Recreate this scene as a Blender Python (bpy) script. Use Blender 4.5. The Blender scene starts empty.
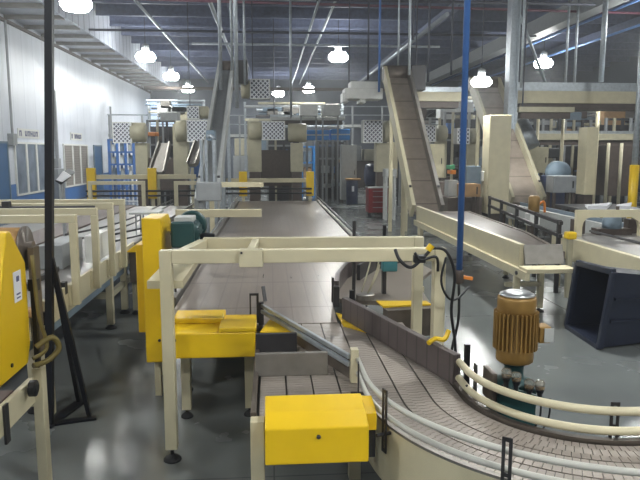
import bpy, bmesh, math, random
from mathutils import Vector, Matrix
random.seed(7)
C = bpy.context.scene.collection
PI = math.pi
H = 2.4                                    # eye height on the walkway

# ------------------------------------------------------------------ survey helpers (pixel of the 640x480 photo -> metres in the hall)
PSI = math.atan(.078125/math.sqrt(1+.1375**2)); PHI = math.atan(.1375)
_s, _c = math.sin, math.cos
FW = Vector((_s(PSI)*_c(PHI), _c(PSI)*_c(PHI), -_s(PHI)))
RT = Vector((_c(PSI), -_s(PSI), 0)); UP = Vector((_s(PSI)*_s(PHI), _c(PSI)*_s(PHI), _c(PHI)))
def at(px, py, Y):
    d = FW+RT*((px-320)/640)+UP*((240-py)/640)
    t = Y/d.y
    return Vector((d.x*t, Y, H+d.z*t))

# ------------------------------------------------------------------ materials
def lin(h):
    h = h.lstrip('#'); v = [int(h[i:i+2], 16)/255 for i in (0, 2, 4)]
    return tuple(c/12.92 if c <= .04045 else ((c+.055)/1.055)**2.4 for c in v)+(1,)
def mat(name, hx, rough=.5, metal=0., var=.12, scale=6., bump=0., rvar=.1, stretch=(1, 1, 1)):
    m = bpy.data.materials.new(name); m.use_nodes = True
    nt = m.node_tree; n = nt.nodes; L = nt.links
    b = n['Principled BSDF']; b.inputs['Metallic'].default_value = metal
    tc = n.new('ShaderNodeTexCoord'); mp = n.new('ShaderNodeMapping'); mp.inputs['Scale'].default_value = stretch
    no = n.new('ShaderNodeTexNoise'); no.inputs['Scale'].default_value = scale; no.inputs['Detail'].default_value = 5
    L.new(tc.outputs['Object'], mp.inputs['Vector']); L.new(mp.outputs['Vector'], no.inputs['Vector'])
    cr = n.new('ShaderNodeValToRGB'); c = lin(hx)
    cr.color_ramp.elements[0].position = .3; cr.color_ramp.elements[1].position = .7
    cr.color_ramp.elements[0].color = tuple(x*(1-var) for x in c[:3])+(1,)
    cr.color_ramp.elements[1].color = tuple(min(1, x*(1+var)) for x in c[:3])+(1,)
    L.new(no.outputs['Fac'], cr.inputs['Fac']); L.new(cr.outputs['Color'], b.inputs['Base Color'])
    mr = n.new('ShaderNodeMapRange'); mr.inputs['To Min'].default_value = max(.02, rough-rvar); mr.inputs['To Max'].default_value = min(1, rough+rvar)
    L.new(no.outputs['Fac'], mr.inputs['Value']); L.new(mr.outputs['Result'], b.inputs['Roughness'])
    if bump:
        bp = n.new('ShaderNodeBump'); bp.inputs['Strength'].default_value = bump; bp.inputs['Distance'].default_value = .01
        L.new(no.outputs['Fac'], bp.inputs['Height']); L.new(bp.outputs['Normal'], b.inputs['Normal'])
    m['ramp'] = cr.name
    return m
def overlay(m, tex_node_fn, dark, fac=1.0):
    """multiply a line pattern (0 = line) over the base colour"""
    nt = m.node_tree; n = nt.nodes; L = nt.links; b = n['Principled BSDF']; cr = n[m['ramp']]
    out = tex_node_fn(nt)
    mx = n.new('ShaderNodeMix'); mx.data_type = 'RGBA'; mx.inputs['B'].default_value = lin(dark)
    L.new(out, mx.inputs['Factor']); L.new(cr.outputs['Color'], mx.inputs['A']); L.new(mx.outputs['Result'], b.inputs['Base Color'])
    return m
def lines(axis, period, width, amount=1.0):
    """1 on thin lines every period metres along the axis"""
    def f(nt):
        n = nt.nodes; L = nt.links
        tc = n.new('ShaderNodeTexCoord'); sp = n.new('ShaderNodeSeparateXYZ'); L.new(tc.outputs['Object'], sp.inputs[0])
        d = n.new('ShaderNodeMath'); d.operation = 'DIVIDE'; d.inputs[1].default_value = period; L.new(sp.outputs[axis], d.inputs[0])
        fr = n.new('ShaderNodeMath'); fr.operation = 'FRACT'; L.new(d.outputs[0], fr.inputs[0])
        lt = n.new('ShaderNodeMath'); lt.operation = 'LESS_THAN'; lt.inputs[1].default_value = width/period; L.new(fr.outputs[0], lt.inputs[0])
        mu = n.new('ShaderNodeMath'); mu.operation = 'MULTIPLY'; mu.inputs[1].default_value = amount; L.new(lt.outputs[0], mu.inputs[0])
        return mu.outputs[0]
    return f
def grid(p1, p2, a1=0, a2=1, w1=.012, w2=.012, k1=1., k2=1.):
    def f(nt):
        x = lines(a1, p1, w1, k1)(nt); y = lines(a2, p2, w2, k2)(nt)
        m = nt.nodes.new('ShaderNodeMath'); m.operation = 'MAXIMUM'; nt.links.new(x, m.inputs[0]); nt.links.new(y, m.inputs[1])
        return m.outputs[0]
    return f
def emit(name, hx, s):
    m = bpy.data.materials.new(name); m.use_nodes = True
    b = m.node_tree.nodes['Principled BSDF']; b.inputs['Base Color'].default_value = lin(hx)
    b.inputs['Emission Color'].default_value = lin(hx); b.inputs['Emission Strength'].default_value = s
    return m
M = {}
M['cream'] = mat('cream_paint', '#c6bd9f', .45, var=.06, scale=5)
M['cream_dull'] = mat('cream_paint_dull', '#aaa48c', .5, var=.08)
M['yellow'] = mat('safety_yellow_paint', '#e3bb12', .4, var=.05, scale=4)
M['steel'] = mat('brushed_stainless', '#a9abac', .36, .85, var=.1, scale=14, stretch=(1, 1, 6))
M['steel_dull'] = mat('worn_stainless', '#86827c', .45, .55, var=.12, scale=9)
M['brown_steel'] = mat('brown_worn_plate', '#655c54', .45, .4, var=.14, scale=9)
M['dark_plate'] = overlay(mat('dark_guide_plastic', '#5a5150', .42, .2, var=.14, scale=8), lines(0, .045, .006, .5), '#2c2626')
M['dark_plain'] = mat('dark_steel', '#3b3a3c', .45, .4, var=.15)
M['black'] = mat('black_paint', '#15161a', .45, .1, var=.2)
M['rubber'] = mat('black_rubber', '#101012', .65, var=.2)
M['navy'] = mat('navy_black_paint', '#15171f', .4, .2, var=.15)
M['blue'] = mat('pipe_blue_paint', '#3b66a6', .4, var=.1)
M['bin'] = mat('dark_blue_plastic', '#1a2133', .42, var=.12, scale=4)
M['gold'] = mat('gold_motor_paint', '#90703a', .42, .3, var=.16, scale=9)
M['green'] = mat('dark_green_paint', '#1b4142', .42, .1, var=.14)
M['teal'] = mat('teal_paint', '#3d7d86', .45, var=.12)
M['rail_white'] = mat('rail_white_plastic', '#b9b8b0', .4, var=.05)
M['white'] = mat('white_paint', '#dcdcd8', .45, var=.05)
M['grey'] = mat('grey_paint', '#8d9092', .5, var=.1)
M['grey_light'] = mat('light_grey_paint', '#b4b6b4', .5, var=.08)
M['grey_blue'] = mat('blue_grey_paint', '#70818f', .5, var=.12)
M['galv'] = mat('galvanised_steel', '#a9b0b6', .42, .6, var=.15, scale=12)
M['rod'] = mat('dark_rod', '#3a3c48', .5, .4, var=.15)
M['red'] = mat('red_enamel', '#74181c', .35, var=.1)
M['drum_blue'] = mat('drum_blue', '#2a3350', .45, var=.15)
M['sky_blue'] = mat('bright_blue_paint', '#2f7fc4', .5, var=.12)
M['rack_blue'] = mat('rack_blue_paint', '#3b67a8', .5, var=.12)
M['wood'] = mat('pale_wood', '#a98454', .6, var=.2, scale=10, stretch=(1, 8, 1))
M['brown'] = mat('brown_machine', '#4b413b', .55, .2, var=.2, scale=8)
M['card'] = mat('cardboard', '#a4825b', .8, var=.12)
M['paper'] = mat('paper', '#e6e6ea', .7, var=.04)
M['paper_ink'] = mat('printed_ink', '#5b5d80', .7, var=.1)
M['orange'] = mat('amber_paint', '#d9802a', .5, var=.1)
M['green_sign'] = mat('green_plastic', '#3f9a6a', .5, var=.1)
M['amber'] = mat('amber_oil', '#7a5a22', .2, var=.2)
M['conduit'] = mat('sprinkler_pipe', '#6d4452', .5, .2, var=.1)
M['blue_pipe'] = mat('pale_blue_pipe', '#6f94cf', .4, .2, var=.1)
M['joist'] = mat('joist_paint', '#5d647c', .6, .1, var=.2)
M['concrete'] = None
gl = bpy.data.materials.new('clear_glass'); gl.use_nodes = True
_b = gl.node_tree.nodes['Principled BSDF']; _b.inputs['Transmission Weight'].default_value = .85; _b.inputs['Roughness'].default_value = .05; _b.inputs['Base Color'].default_value = lin('#e9e4d8')
M['glass'] = gl
# wide table-top belt: long wear streaks, plate seams
M['belt'] = overlay(mat('steel_table_belt', '#857b73', .32, .25, var=.2, scale=5, rvar=.1, stretch=(5, .35, 1)),
                    grid(.19, 1.3, 0, 1,   .014, .03, .3, .65), '#4a4441')
M['chain'] = mat('table_top_chain', '#8e857d', .38, .15, var=.16, scale=3.2, rvar=.12)
M['chain_dark'] = mat('chain_track', '#3f3936', .5, .2, var=.15)
M['elev_belt'] = overlay(mat('brown_elevator_belt', '#897e74', .5, .1, var=.12, scale=5), lines(2, .55, .03, .6), '#4b3f39')
M['inlet_belt'] = mat('inlet_belt_grey', '#7d746a', .42, .15, var=.1, scale=5)
M['trough_belt'] = mat('brown_wide_belt', '#5f554f', .42, .2, var=.12, scale=4, stretch=(3, .5, 1))
M['brown_belt'] = mat('brown_belt', '#6a5a55', .5, .1, var=.1, stretch=(3, .4, 1))
M['pale_bed'] = mat('pale_stainless_bed', '#85827f', .36, .3, var=.16, scale=4, stretch=(4, .5, 1))
M['louvre'] = overlay(mat('beige_louvre', '#8a837c', .5, var=.08), lines(2, .12, .03, .5), '#55504c')
# wall metal panels
M['wall'] = overlay(mat('white_wall_panel', '#d5d9e2', .42, var=.05, scale=1.2, stretch=(1, 2, .35)), lines(1, 1.2, .035, .45), '#8d93a4')
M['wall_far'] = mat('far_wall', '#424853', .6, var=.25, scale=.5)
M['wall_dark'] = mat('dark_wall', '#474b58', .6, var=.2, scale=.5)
M['dado'] = mat('blue_dado', '#3c6ba8', .45, var=.08, scale=2)
M['door_blue'] = mat('blue_door', '#2f5a86', .45, var=.1)
M['deck'] = overlay(mat('dark_deck', '#30374f', .6, .1, var=.2, scale=2), lines(1, .3, .12, .5), '#242a40')
M['soffit'] = mat('soffit_sheet', '#b9bcc4', .5, .2, var=.08, scale=1.5)
M['bulkhead'] = overlay(mat('bulkhead_sheet', '#b4b9c4', .45, .2, var=.1, scale=1.5), lines(1, .8, .12, .7), '#5b6276')
# glazing: dim office behind
M['pane'] = mat('office_glass', '#7d8590', .15, 0, var=.35, scale=1.1, rvar=.05)
M['day'] = emit('daylit_glass', '#c8dcf2', .9)
M['lens'] = emit('lamp_lens', '#f7faf6', 75)
# lattice guard: white diagonals over dark
def lattice():
    m = bpy.data.materials.new('white_lattice_guard'); m.use_nodes = True
    nt = m.node_tree; n = nt.nodes; L = nt.links; b = n['Principled BSDF']; b.inputs['Roughness'].default_value = .5
    tc = n.new('ShaderNodeTexCoord'); sp = n.new('ShaderNodeSeparateXYZ'); L.new(tc.outputs['Object'], sp.inputs[0])
    def diag(op):
        a = n.new('ShaderNodeMath'); a.operation = op; L.new(sp.outputs[0], a.inputs[0]); L.new(sp.outputs[2], a.inputs[1])
        d = n.new('ShaderNodeMath'); d.operation = 'DIVIDE'; d.inputs[1].default_value = .155; L.new(a.outputs[0], d.inputs[0])
        f = n.new('ShaderNodeMath'); f.operation = 'FRACT'; L.new(d.outputs[0], f.inputs[0])
        l = n.new('ShaderNodeMath'); l.operation = 'LESS_THAN'; l.inputs[1].default_value = .36; L.new(f.outputs[0], l.inputs[0])
        return l.outputs[0]
    mx = n.new('ShaderNodeMath'); mx.operation = 'MAXIMUM'; L.new(diag('ADD'), mx.inputs[0]); L.new(diag('SUBTRACT'), mx.inputs[1])
    c = n.new('ShaderNodeMix'); c.data_type = 'RGBA'; c.inputs['A'].default_value = lin('#3a3d50'); c.inputs['B'].default_value = lin('#dcdfe4')
    L.new(mx.outputs[0], c.inputs['Factor']); L.new(c.outputs['Result'], b.inputs['Base Color'])
    return m
M['lattice'] = lattice()
# polished concrete floor
def floor_mat():
    m = mat('polished_concrete', '#737776', .25, 0, var=.16, scale=.7, rvar=.12)
    nt = m.node_tree; n = nt.nodes; L = nt.links; b = n['Principled BSDF']
    tc = n.new('ShaderNodeTexCoord'); no = n.new('ShaderNodeTexNoise'); no.inputs['Scale'].default_value = 14; no.inputs['Detail'].default_value = 6
    L.new(tc.outputs['Object'], no.inputs['Vector'])
    bp = n.new('ShaderNodeBump'); bp.inputs['Strength'].default_value = .12; bp.inputs['Distance'].default_value = .01
    L.new(no.outputs['Fac'], bp.inputs['Height']); L.new(bp.outputs['Normal'], b.inputs['Normal'])
    return overlay(m, grid(4.5, 4.5, 0, 1, .012, .012, .5, .5), '#2e3133')
M['floor'] = floor_mat()

# ------------------------------------------------------------------ mesh builder
def origin(o):
    v = Vector((0, 0, 0))
    while o is not None:
        v += o.location; o = o.parent
    return v
class MB:
    def __init__(s): s.bm = bmesh.new()
    def add(s, vs, fs, bev=0):
        b2 = bmesh.new(); vv = [b2.verts.new(v) for v in vs]
        for f in fs: b2.faces.new([vv[i] for i in f])
        bmesh.ops.recalc_face_normals(b2, faces=b2.faces)
        if bev: bmesh.ops.bevel(b2, geom=list(b2.edges), offset=bev, segments=2, affect='EDGES', profile=.5)
        me = bpy.data.meshes.new('t'); b2.to_mesh(me); b2.free(); s.bm.from_mesh(me); bpy.data.meshes.remove(me)
        return s
    def hexa(s, a, bev=0):
        return s.add(a, [(0, 1, 2, 3), (4, 7, 6, 5), (0, 4, 5, 1), (1, 5, 6, 2), (2, 6, 7, 3), (3, 7, 4, 0)], bev)
    def box(s, x0, x1, y0, y1, z0, z1, bev=0):
        return s.hexa([(x0, y0, z0), (x1, y0, z0), (x1, y1, z0), (x0, y1, z0), (x0, y0, z1), (x1, y0, z1), (x1, y1, z1), (x0, y1, z1)], bev)
    def bar(s, p, q, w, h, bev=0, up=(0, 0, 1)):
        p, q = Vector(p), Vector(q); d = (q-p).normalized(); u = Vector(up)
        if abs(d.dot(u)) > .98: u = Vector((0, 1, 0))
        a = d.cross(u).normalized()*w/2; u2 = a.cross(d).normalized()*h/2
        return s.hexa([p-a-u2, p+a-u2, p+a+u2, p-a+u2, q-a-u2, q+a-u2, q+a+u2, q-a+u2], bev)
    def tube(s, p, q, r, n=12, r2=None):
        return s.path([p, q], r, n, r2)
    def path(s, pts, r, n=10, r2=None):
        pts = [Vector(p) for p in pts]; vs = []; fs = []; prev = None
        if 2 < len(pts) < 10:                      # round the bends
            P = [pts[0]]+pts+[pts[-1]]; out = []
            for i in range(1, len(P)-2):
                for k in range(6):
                    u = k/6; a, b, c, d = P[i-1], P[i], P[i+1], P[i+2]
                    out.append(.5*(2*b+(c-a)*u+(2*a-5*b+4*c-d)*u*u+(3*b-a-3*c+d)*u**3))
            pts = out+[pts[-1]]
        for i, p in enumerate(pts):
            d = (pts[min(i+1, len(pts)-1)]-pts[max(i-1, 0)]).normalized()
            if prev is None:
                a = d.cross(Vector((0, 0, 1)))
                if a.length < .05: a = d.cross(Vector((0, 1, 0)))
            else: a = prev-d*prev.dot(d)
            a.normalize(); prev = a; b = d.cross(a)
            rr = r if r2 is None else r+(r2-r)*i/(len(pts)-1)
            vs += [p+a*rr*_c(2*PI*k/n)+b*rr*_s(2*PI*k/n) for k in range(n)]
        for i in range(len(pts)-1):
            fs += [(i*n+k, i*n+(k+1) % n, (i+1)*n+(k+1) % n, (i+1)*n+k) for k in range(n)]
        fs += [tuple(range(n)), tuple(range((len(pts)-1)*n, len(pts)*n))]
        return s.add(vs, fs)
    def lathe(s, c, prof, n=24, axis='z'):
        ax = {'z': (Vector((1, 0, 0)), Vector((0, 1, 0)), Vector((0, 0, 1))), 'y': (Vector((1, 0, 0)), Vector((0, 0, 1)), Vector((0, 1, 0))), 'x': (Vector((0, 1, 0)), Vector((0, 0, 1)), Vector((1, 0, 0)))}[axis]
        c = Vector(c); vs = []; fs = []
        for r, z in prof: vs += [c+ax[2]*z+(ax[0]*_c(2*PI*k/n)+ax[1]*_s(2*PI*k/n))*max(r, 1e-4) for k in range(n)]
        for i in range(len(prof)-1): fs += [(i*n+k, i*n+(k+1) % n, (i+1)*n+(k+1) % n, (i+1)*n+k) for k in range(n)]
        fs += [tuple(range(n)), tuple(range((len(prof)-1)*n, len(prof)*n))]
        return s.add(vs, fs)
    def prism(s, poly, axis, a, b, bev=0):
        """poly in the two other axes (x,y for z; x,z for y; y,z for x), extruded from a to b"""
        f = {'z': lambda p, t: (p[0], p[1], t), 'y': lambda p, t: (p[0], t, p[1]), 'x': lambda p, t: (t, p[0], p[1])}[axis]
        n = len(poly)
        return s.add([f(p, a) for p in poly]+[f(p, b) for p in poly],
                     [tuple(range(n)), tuple(range(n, 2*n))]+[(i, (i+1) % n, n+(i+1) % n, n+i) for i in range(n)], bev)
    def wall(s, pts, z0, z1, t):
        """upright plate following a plan polyline"""
        pts = [Vector((p[0], p[1])) for p in pts]; L = []; R = []
        for i, p in enumerate(pts):
            d = (pts[min(i+1, len(pts)-1)]-pts[max(i-1, 0)]).normalized(); nn = Vector((-d.y, d.x))*t/2
            L.append(p+nn); R.append(p-nn)
        vs = []; fs = []
        for l, r in zip(L, R): vs += [(l.x, l.y, z0), (r.x, r.y, z0), (r.x, r.y, z1), (l.x, l.y, z1)]
        for i in range(len(pts)-1):
            a, b = 4*i, 4*i+4
            fs += [(a+k, a+(k+1) % 4, b+(k+1) % 4, b+k) for k in range(4)]
        e = 4*(len(pts)-1); fs += [(0, 1, 2, 3), (e, e+1, e+2, e+3)]
        return s.add(vs, fs)
    def build(s, name, m, parent=None, loc=None, smooth=False):
        me = bpy.data.meshes.new(name); o = bpy.data.objects.new(name, me); C.objects.link(o)
        off = origin(parent) if parent is not None else Vector((0, 0, 0))
        if parent is not None: o.parent = parent
        elif loc is not None: o.location = loc; off = Vector(loc)
        bmesh.ops.translate(s.bm, vec=-off, verts=s.bm.verts)
        s.bm.to_mesh(me); s.bm.free()
        me.materials.append(M[m] if isinstance(m, str) else m)
        for p in me.polygons: p.use_smooth = len(p.vertices) == 4 and smooth
        return o
def islands(mb, name, m, parent):
    """every loose piece of the builder becomes an object of its own"""
    bm = mb.bm; seen = set(); out = []
    bm.verts.ensure_lookup_table()
    for v0 in bm.verts:
        if v0.index in seen: continue
        st = [v0]; comp = []; seen.add(v0.index)
        while st:
            v = st.pop(); comp.append(v)
            for e in v.link_edges:
                o = e.other_vert(v)
                if o.index not in seen: seen.add(o.index); st.append(o)
        idx = {v: i for i, v in enumerate(comp)}; n = MB()
        n.add([v.co.copy() for v in comp], [tuple(idx[v] for v in f.verts) for f in {f for v in comp for f in v.link_faces}])
        out.append(n.build(name, m, parent))
    bm.free()
    return out
def tag(o, label, cat, group=None, kind=None):
    o['label'] = label; o['category'] = cat
    if group: o['group'] = group
    if kind: o['kind'] = kind
    return o
def thing(name, loc, label, cat, group=None):
    o = bpy.data.objects.new(name, None); C.objects.link(o); o.location = loc
    return tag(o, label, cat, group)
def struct(o, label=None):
    o['kind'] = 'structure'
    if label: o['label'] = label
    return o
def sstruct(mb, name, m, label=None): return struct(mb.build(name, m), label)
def copy_tree(o, parent=None):
    c = o.copy(); C.objects.link(c)
    if parent is not None: c.parent = parent
    for ch in list(o.children): copy_tree(ch, c)
    return c
def foot(mb, x, y, r=.055):            # adjustable machine foot
    mb.lathe((x, y, 0), [(r, 0), (r, .012), (r*.75, .03), (.022, .045), (.014, .05), (.014, .1)], 16)
def arc(c, r, a0, a1, n): return [(c[0]+r*_c(math.radians(a0+(a1-a0)*i/n)), c[1]+r*_s(math.radians(a0+(a1-a0)*i/n))) for i in range(n+1)]

# ------------------------------------------------------------------ the room
CEIL = 9.0; SOF = 7.55; XL = -10.0; XR = 24.0; YB = 56.0; YF = -8.0
sstruct(MB().box(XL-.3, XR+.3, YF-.3, YB+.3, -.2, 0), 'floor', 'floor', 'grey polished concrete floor with dull lamp reflections')
cl = sstruct(MB().box(XL-.3, XR+.3, YF-.3, YB+.3, CEIL, CEIL+.2), 'ceiling', 'deck', 'dark blue corrugated steel roof deck')
k = 0
for i in range(20):
    y = 8+i*2.45
    MB().box(-7.7, XR, y-.05, y+.05, CEIL-.62, CEIL-.5).box(-7.7, XR, y-.05, y+.05, CEIL-.12, CEIL-.003).box(-7.7, XR, y-.012, y+.012, CEIL-.5, CEIL-.12).build('joist', 'joist', cl)
for x in (-1.5, 7.5, 16.5):
    MB().box(x-.12, x+.12, YF, YB, CEIL-.95, CEIL-.64).build('girder', 'joist', cl)
wl = sstruct(MB().box(XL-.3, XL, YF-.3, YB+.3, 0, CEIL), 'wall_left', 'wall', 'white panelled metal wall')
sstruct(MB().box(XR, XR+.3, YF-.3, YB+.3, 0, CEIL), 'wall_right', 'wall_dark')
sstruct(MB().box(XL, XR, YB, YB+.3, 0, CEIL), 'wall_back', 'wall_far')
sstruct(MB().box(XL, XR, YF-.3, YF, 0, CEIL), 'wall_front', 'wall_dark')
so = sstruct(MB().box(XL, -7.7, YF, YB, SOF, SOF+.06), 'ceiling_left', 'soffit', 'pale low soffit above the white wall')
for i in range(26):
    y = 4+i*2.0
    MB().box(XL+.02, -7.75, y-.06, y+.06, SOF-.16, SOF-.002).build('purlin', 'steel_dull', so)
sstruct(MB().box(-7.7, -7.6, YF, YB, SOF-.15, CEIL-.003), 'wall_bulkhead', 'bulkhead', 'grey sheet metal bulkhead dropping from the roof')
sstruct(MB().box(XL, XL+.12, YF, YB, SOF-.28, SOF-.17), 'trim_3', 'brown')
d = sstruct(MB().box(XL, XL+.02, YF, 22.7, .0, 1.15).box(XL, XL+.02, 25.6, 47, .0, 1.15), 'trim_1', 'dado', 'blue painted lower band of the white wall')
# doors and windows of the left wall
def opening(name, y0, y1, z0, z1, panes, frame_m, pane_m, lab):
    f = MB(); t = .08; x0, x1 = XL+.0, XL+.07
    f.box(x0, x1, y0-t, y0, z0-t, z1+t).box(x0, x1, y1, y1+t, z0-t, z1+t).box(x0, x1, y0, y1, z1, z1+t)
    if z0 > .1: f.box(x0, x1, y0, y1, z0-t, z0)
    w = (y1-y0)/panes
    for i in range(1, panes): f.box(x0, x1, y0+i*w-.09, y0+i*w+.09, z0, z1)
    o = struct(f.build(name, frame_m), lab)
    for i in range(panes): MB().box(XL+.021, XL+.04, y0+i*w, y0+(i+1)*w, z0, z1).build('pane' if pane_m != 'door_blue' else 'door_leaf', pane_m, o)
    return o
dr = opening('door_1', 22.9, 25.4, .02, 2.72, 1, 'grey_blue', 'door_blue', 'dark blue door at the near end of the wall')
MB().box(XL+.04, XL+.1, 23.0, 23.5, 1.4, 1.75).build('push_plate', 'brown', dr)
opening('window_1', 26.2, 29.6, .75, 2.72, 3, 'white', 'pane', 'three-pane office window in the white wall')
opening('window_2', 32.2, 36.2, .75, 2.72, 3, 'white', 'louvre', 'three brown louvred panels in the white wall')
opening('door_2', 37.6, 39.2, .02, 2.72, 1, 'grey_blue', 'door_blue', 'narrow blue-grey door far along the wall')
w3 = MB(); p0, p1 = at(141, 128, YB), at(176, 101, YB)
w3.box(p0.x-.15, p1.x+.15, YB-.08, YB, p0.z-.15, p0.z).box(p0.x-.15, p1.x+.15, YB-.08, YB, p1.z, p1.z+.15).box(p0.x-.15, p0.x, YB-.08, YB, p0.z, p1.z).box(p1.x, p1.x+.15, YB-.08, YB, p0.z, p1.z).box((p0.x+p1.x)/2-.08, (p0.x+p1.x)/2+.08, YB-.08, YB, p0.z, p1.z)
w3 = sstruct(w3, 'window_3', 'white', 'pale daylit window high on the far wall')
MB().box(p0.x, p1.x, YB-.03, YB-.01, p0.z, p1.z).build('pane', 'day', w3)
# name boards over the window openings (writing too small to read in the photograph: rows of dark marks)
for (y0, y1, z, lab) in ((26.6, 29.0, 2.98, 'lettered name board above the three-pane office window'), (33.4, 35.4, 3.02, 'lettered name board above the brown louvred panels')):
    t = thing('wall_sign', (XL+.03, (y0+y1)/2, z), lab, 'sign', 'name boards on the white wall')
    MB().box(XL+.005, XL+.03, y0, y1, z-.02, z+.36).build('board', 'white', t)
    lt = MB(); n = 7; w = (y1-y0-.3)/n
    for i in range(n):
        if i == 1 and n == 7: continue
        a = y0+.15+i*w
        lt.box(XL+.03, XL+.036, a, a+.07, z+.06, z+.28).box(XL+.03, XL+.036, a+w*.55, a+w*.55+.07, z+.06, z+.28)
        lt.box(XL+.03, XL+.036, a, a+w*.55+.07, z+(.22, .14, .06)[i % 3], z+(.28, .2, .12)[i % 3])
    lt.build('lettering', 'paper_ink', t)
# conduits on the white wall
for (y, z0, z1, r, lab) in ((30.9, 2.0, 5.2, .09, 'dark conduit between the two name boards on white wall'), (25.8, 3.0, 7.3, .05, 'thin conduit up the white wall above the office window, behind the black pole'), (41.5, 2.7, 5.2, .06, 'short conduit by the far narrow door')):
    t = thing('wall_conduit', (XL+.1, y, z0), lab, 'conduit')
    MB().tube((XL+.12, y, z0), (XL+.12, y, z1), r, 8).build('pipe', 'grey', t)
    MB().box(XL, XL+.22, y-.2, y+.2, z0-.35, z0+.1, .01).build('junction_box', 'grey', t)
tag(MB().box(XL+.022, XL+.25, 30.5, 31.4, .0, 1.62, .02).build('electrical_panel', 'grey', None, (XL, 31, 0)), 'grey wall panel below the dark conduit', 'panel')

# ------------------------------------------------------------------ lamps
lamp_spots = [(-5.87, 20.9), (-5.87, 32), (-5.87, 40), (-5.87, 48), (3.3, 31.3), (2.85, 47.5), (.7, 51), (14, 32.7), (5.87, 17.8),
              (-5.87, 10.5), (-5.87, 1), (3.3, 9), (3.3, 0), (13.8, 22), (13.8, 10), (13.8, 0), (-2.2, -4), (8.5, -4)]  # lamps on this line are out of view, added to brighten the hall
lamp_labs = ['high bay lamp nearest along the bulkhead, above the white wall', 'second glowing lamp along the grey bulkhead', 'third glowing lamp along the grey bulkhead', 'fourth and farthest lamp along the grey bulkhead',
             'bright lamp hanging above the blue racks, left of the tall elevator', 'bright lamp far behind the lattice fan boxes', 'farthest lamp, above the lattice fan boxes', 'bright lamp hanging right of the steel column', 'low-hung lamp glowing at the head of the right-hand elevator']
LZ = 6.9
hooded = None
for i, (x, y) in enumerate(lamp_spots):
    lab = lamp_labs[i] if i < len(lamp_labs) else 'high bay lamp overhead outside the photo, row over x%+.0f y%+.0f' % (x, y)
    if i >= len(lamp_labs): lab = 'unseen high bay lamp added to light the hall'
    if hooded is None:
        t = thing('high_bay_lamp', (x, y, LZ), lab, 'lamp', 'high bay lamps')
        MB().lathe((x, y, LZ), [(.36, -.2), (.47, -.06), (.47, .04), (.34, .2), (.1, .22)], 20).build('lens', 'lens', t, smooth=True)
        MB().lathe((x, y, LZ), [(.13, .221), (.17, .27), (.17, .55), (.05, .62)], 16).build('ballast_housing', 'grey', t, smooth=True)
        MB().tube((x, y, LZ+.6), (x, y, CEIL-.003), .02, 8).build('hanger', 'rod', t)
        hooded = t
    else:
        t = copy_tree(hooded); z = 4.33 if y == 17.8 else LZ; t.location = (x, y, z); t['label'] = lab
        if z < LZ:                                 # the low lamp hangs on a longer rod
            hg = [c for c in t.children if c.name.startswith('hanger')][0]; t.scale = (.6, .6, .6); k = ((CEIL-.003-z)/.6-.6)/(CEIL-.003-LZ-.6)
            hg.scale.z = k; hg.location.z = .6-.6*k
    ld = bpy.data.lights.new('lamp_light', 'AREA'); ld.shape = 'DISK'; ld.size = .6; ld.energy = 170 if y == 17.8 else 560 if i < 9 or y == 22 else 150 if 8 < y < 11 else 80; ld.color = (.97, .99, .96); ld.spread = PI
    lo = bpy.data.objects.new('lamp_light', ld); C.objects.link(lo); lo.parent = t; lo.location = (0, 0, -.2)

# ------------------------------------------------------------------ foreground: wide accumulating table
BZ = .8
t = thing('wide_table_conveyor', (.2, 13, 0), 'wide brown-grey table conveyor running down the middle of the hall', 'conveyor')
MB().prism([(-1.0, 21.1), (-1.0, 6.05), (-.9, 5.82), (-.12, 5.82), (-.12, 5.87), (.62, 5.87), (.66, 6.9), (.95, 7.9), (1.5, 9.0), (1.5, 21.1)], 'z', BZ-.04, BZ).build('belt', 'belt', t)
for x in (-1.08, 1.55):
    y0 = 6.9 if x < 0 else 9.1
    MB().box(x-.045, x+.045, y0, 21.1, BZ-.18, BZ+.035, .006).build('side_frame', 'steel_dull', t)
    MB().tube((x, y0+.1, BZ+.14), (x, 21.0, BZ+.14), .018, 8).build('guide_rail', 'steel', t, smooth=True)
    br = MB()
    for i in range(12 if x < 0 else 10):
        y = y0+.3+i*1.2
        br.box(x-.012, x+.012, y-.02, y+.02, BZ+.03, BZ+.15)
    islands(br, 'rail_bracket', 'dark_plain', t)
    for y in (6.33, 9.5, 13, 17, 20.8):
        if x > 0 and y < 9: continue
        lx = -.86 if x < 0 else 1.45
        l = MB().box(lx-.04, lx+.04, y-.04, y+.04, .08, BZ-.06, .005).build('leg', 'cream', t)
        f = MB(); foot(f, lx, y); f.build('machine_foot', 'rubber', l)
MB().box(-.9, 1.5, 9.4, 9.5, .45, .53).box(-.9, 1.5, 17, 17.1, .45, .53).build('cross_tie', 'cream_dull', t)

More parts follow.
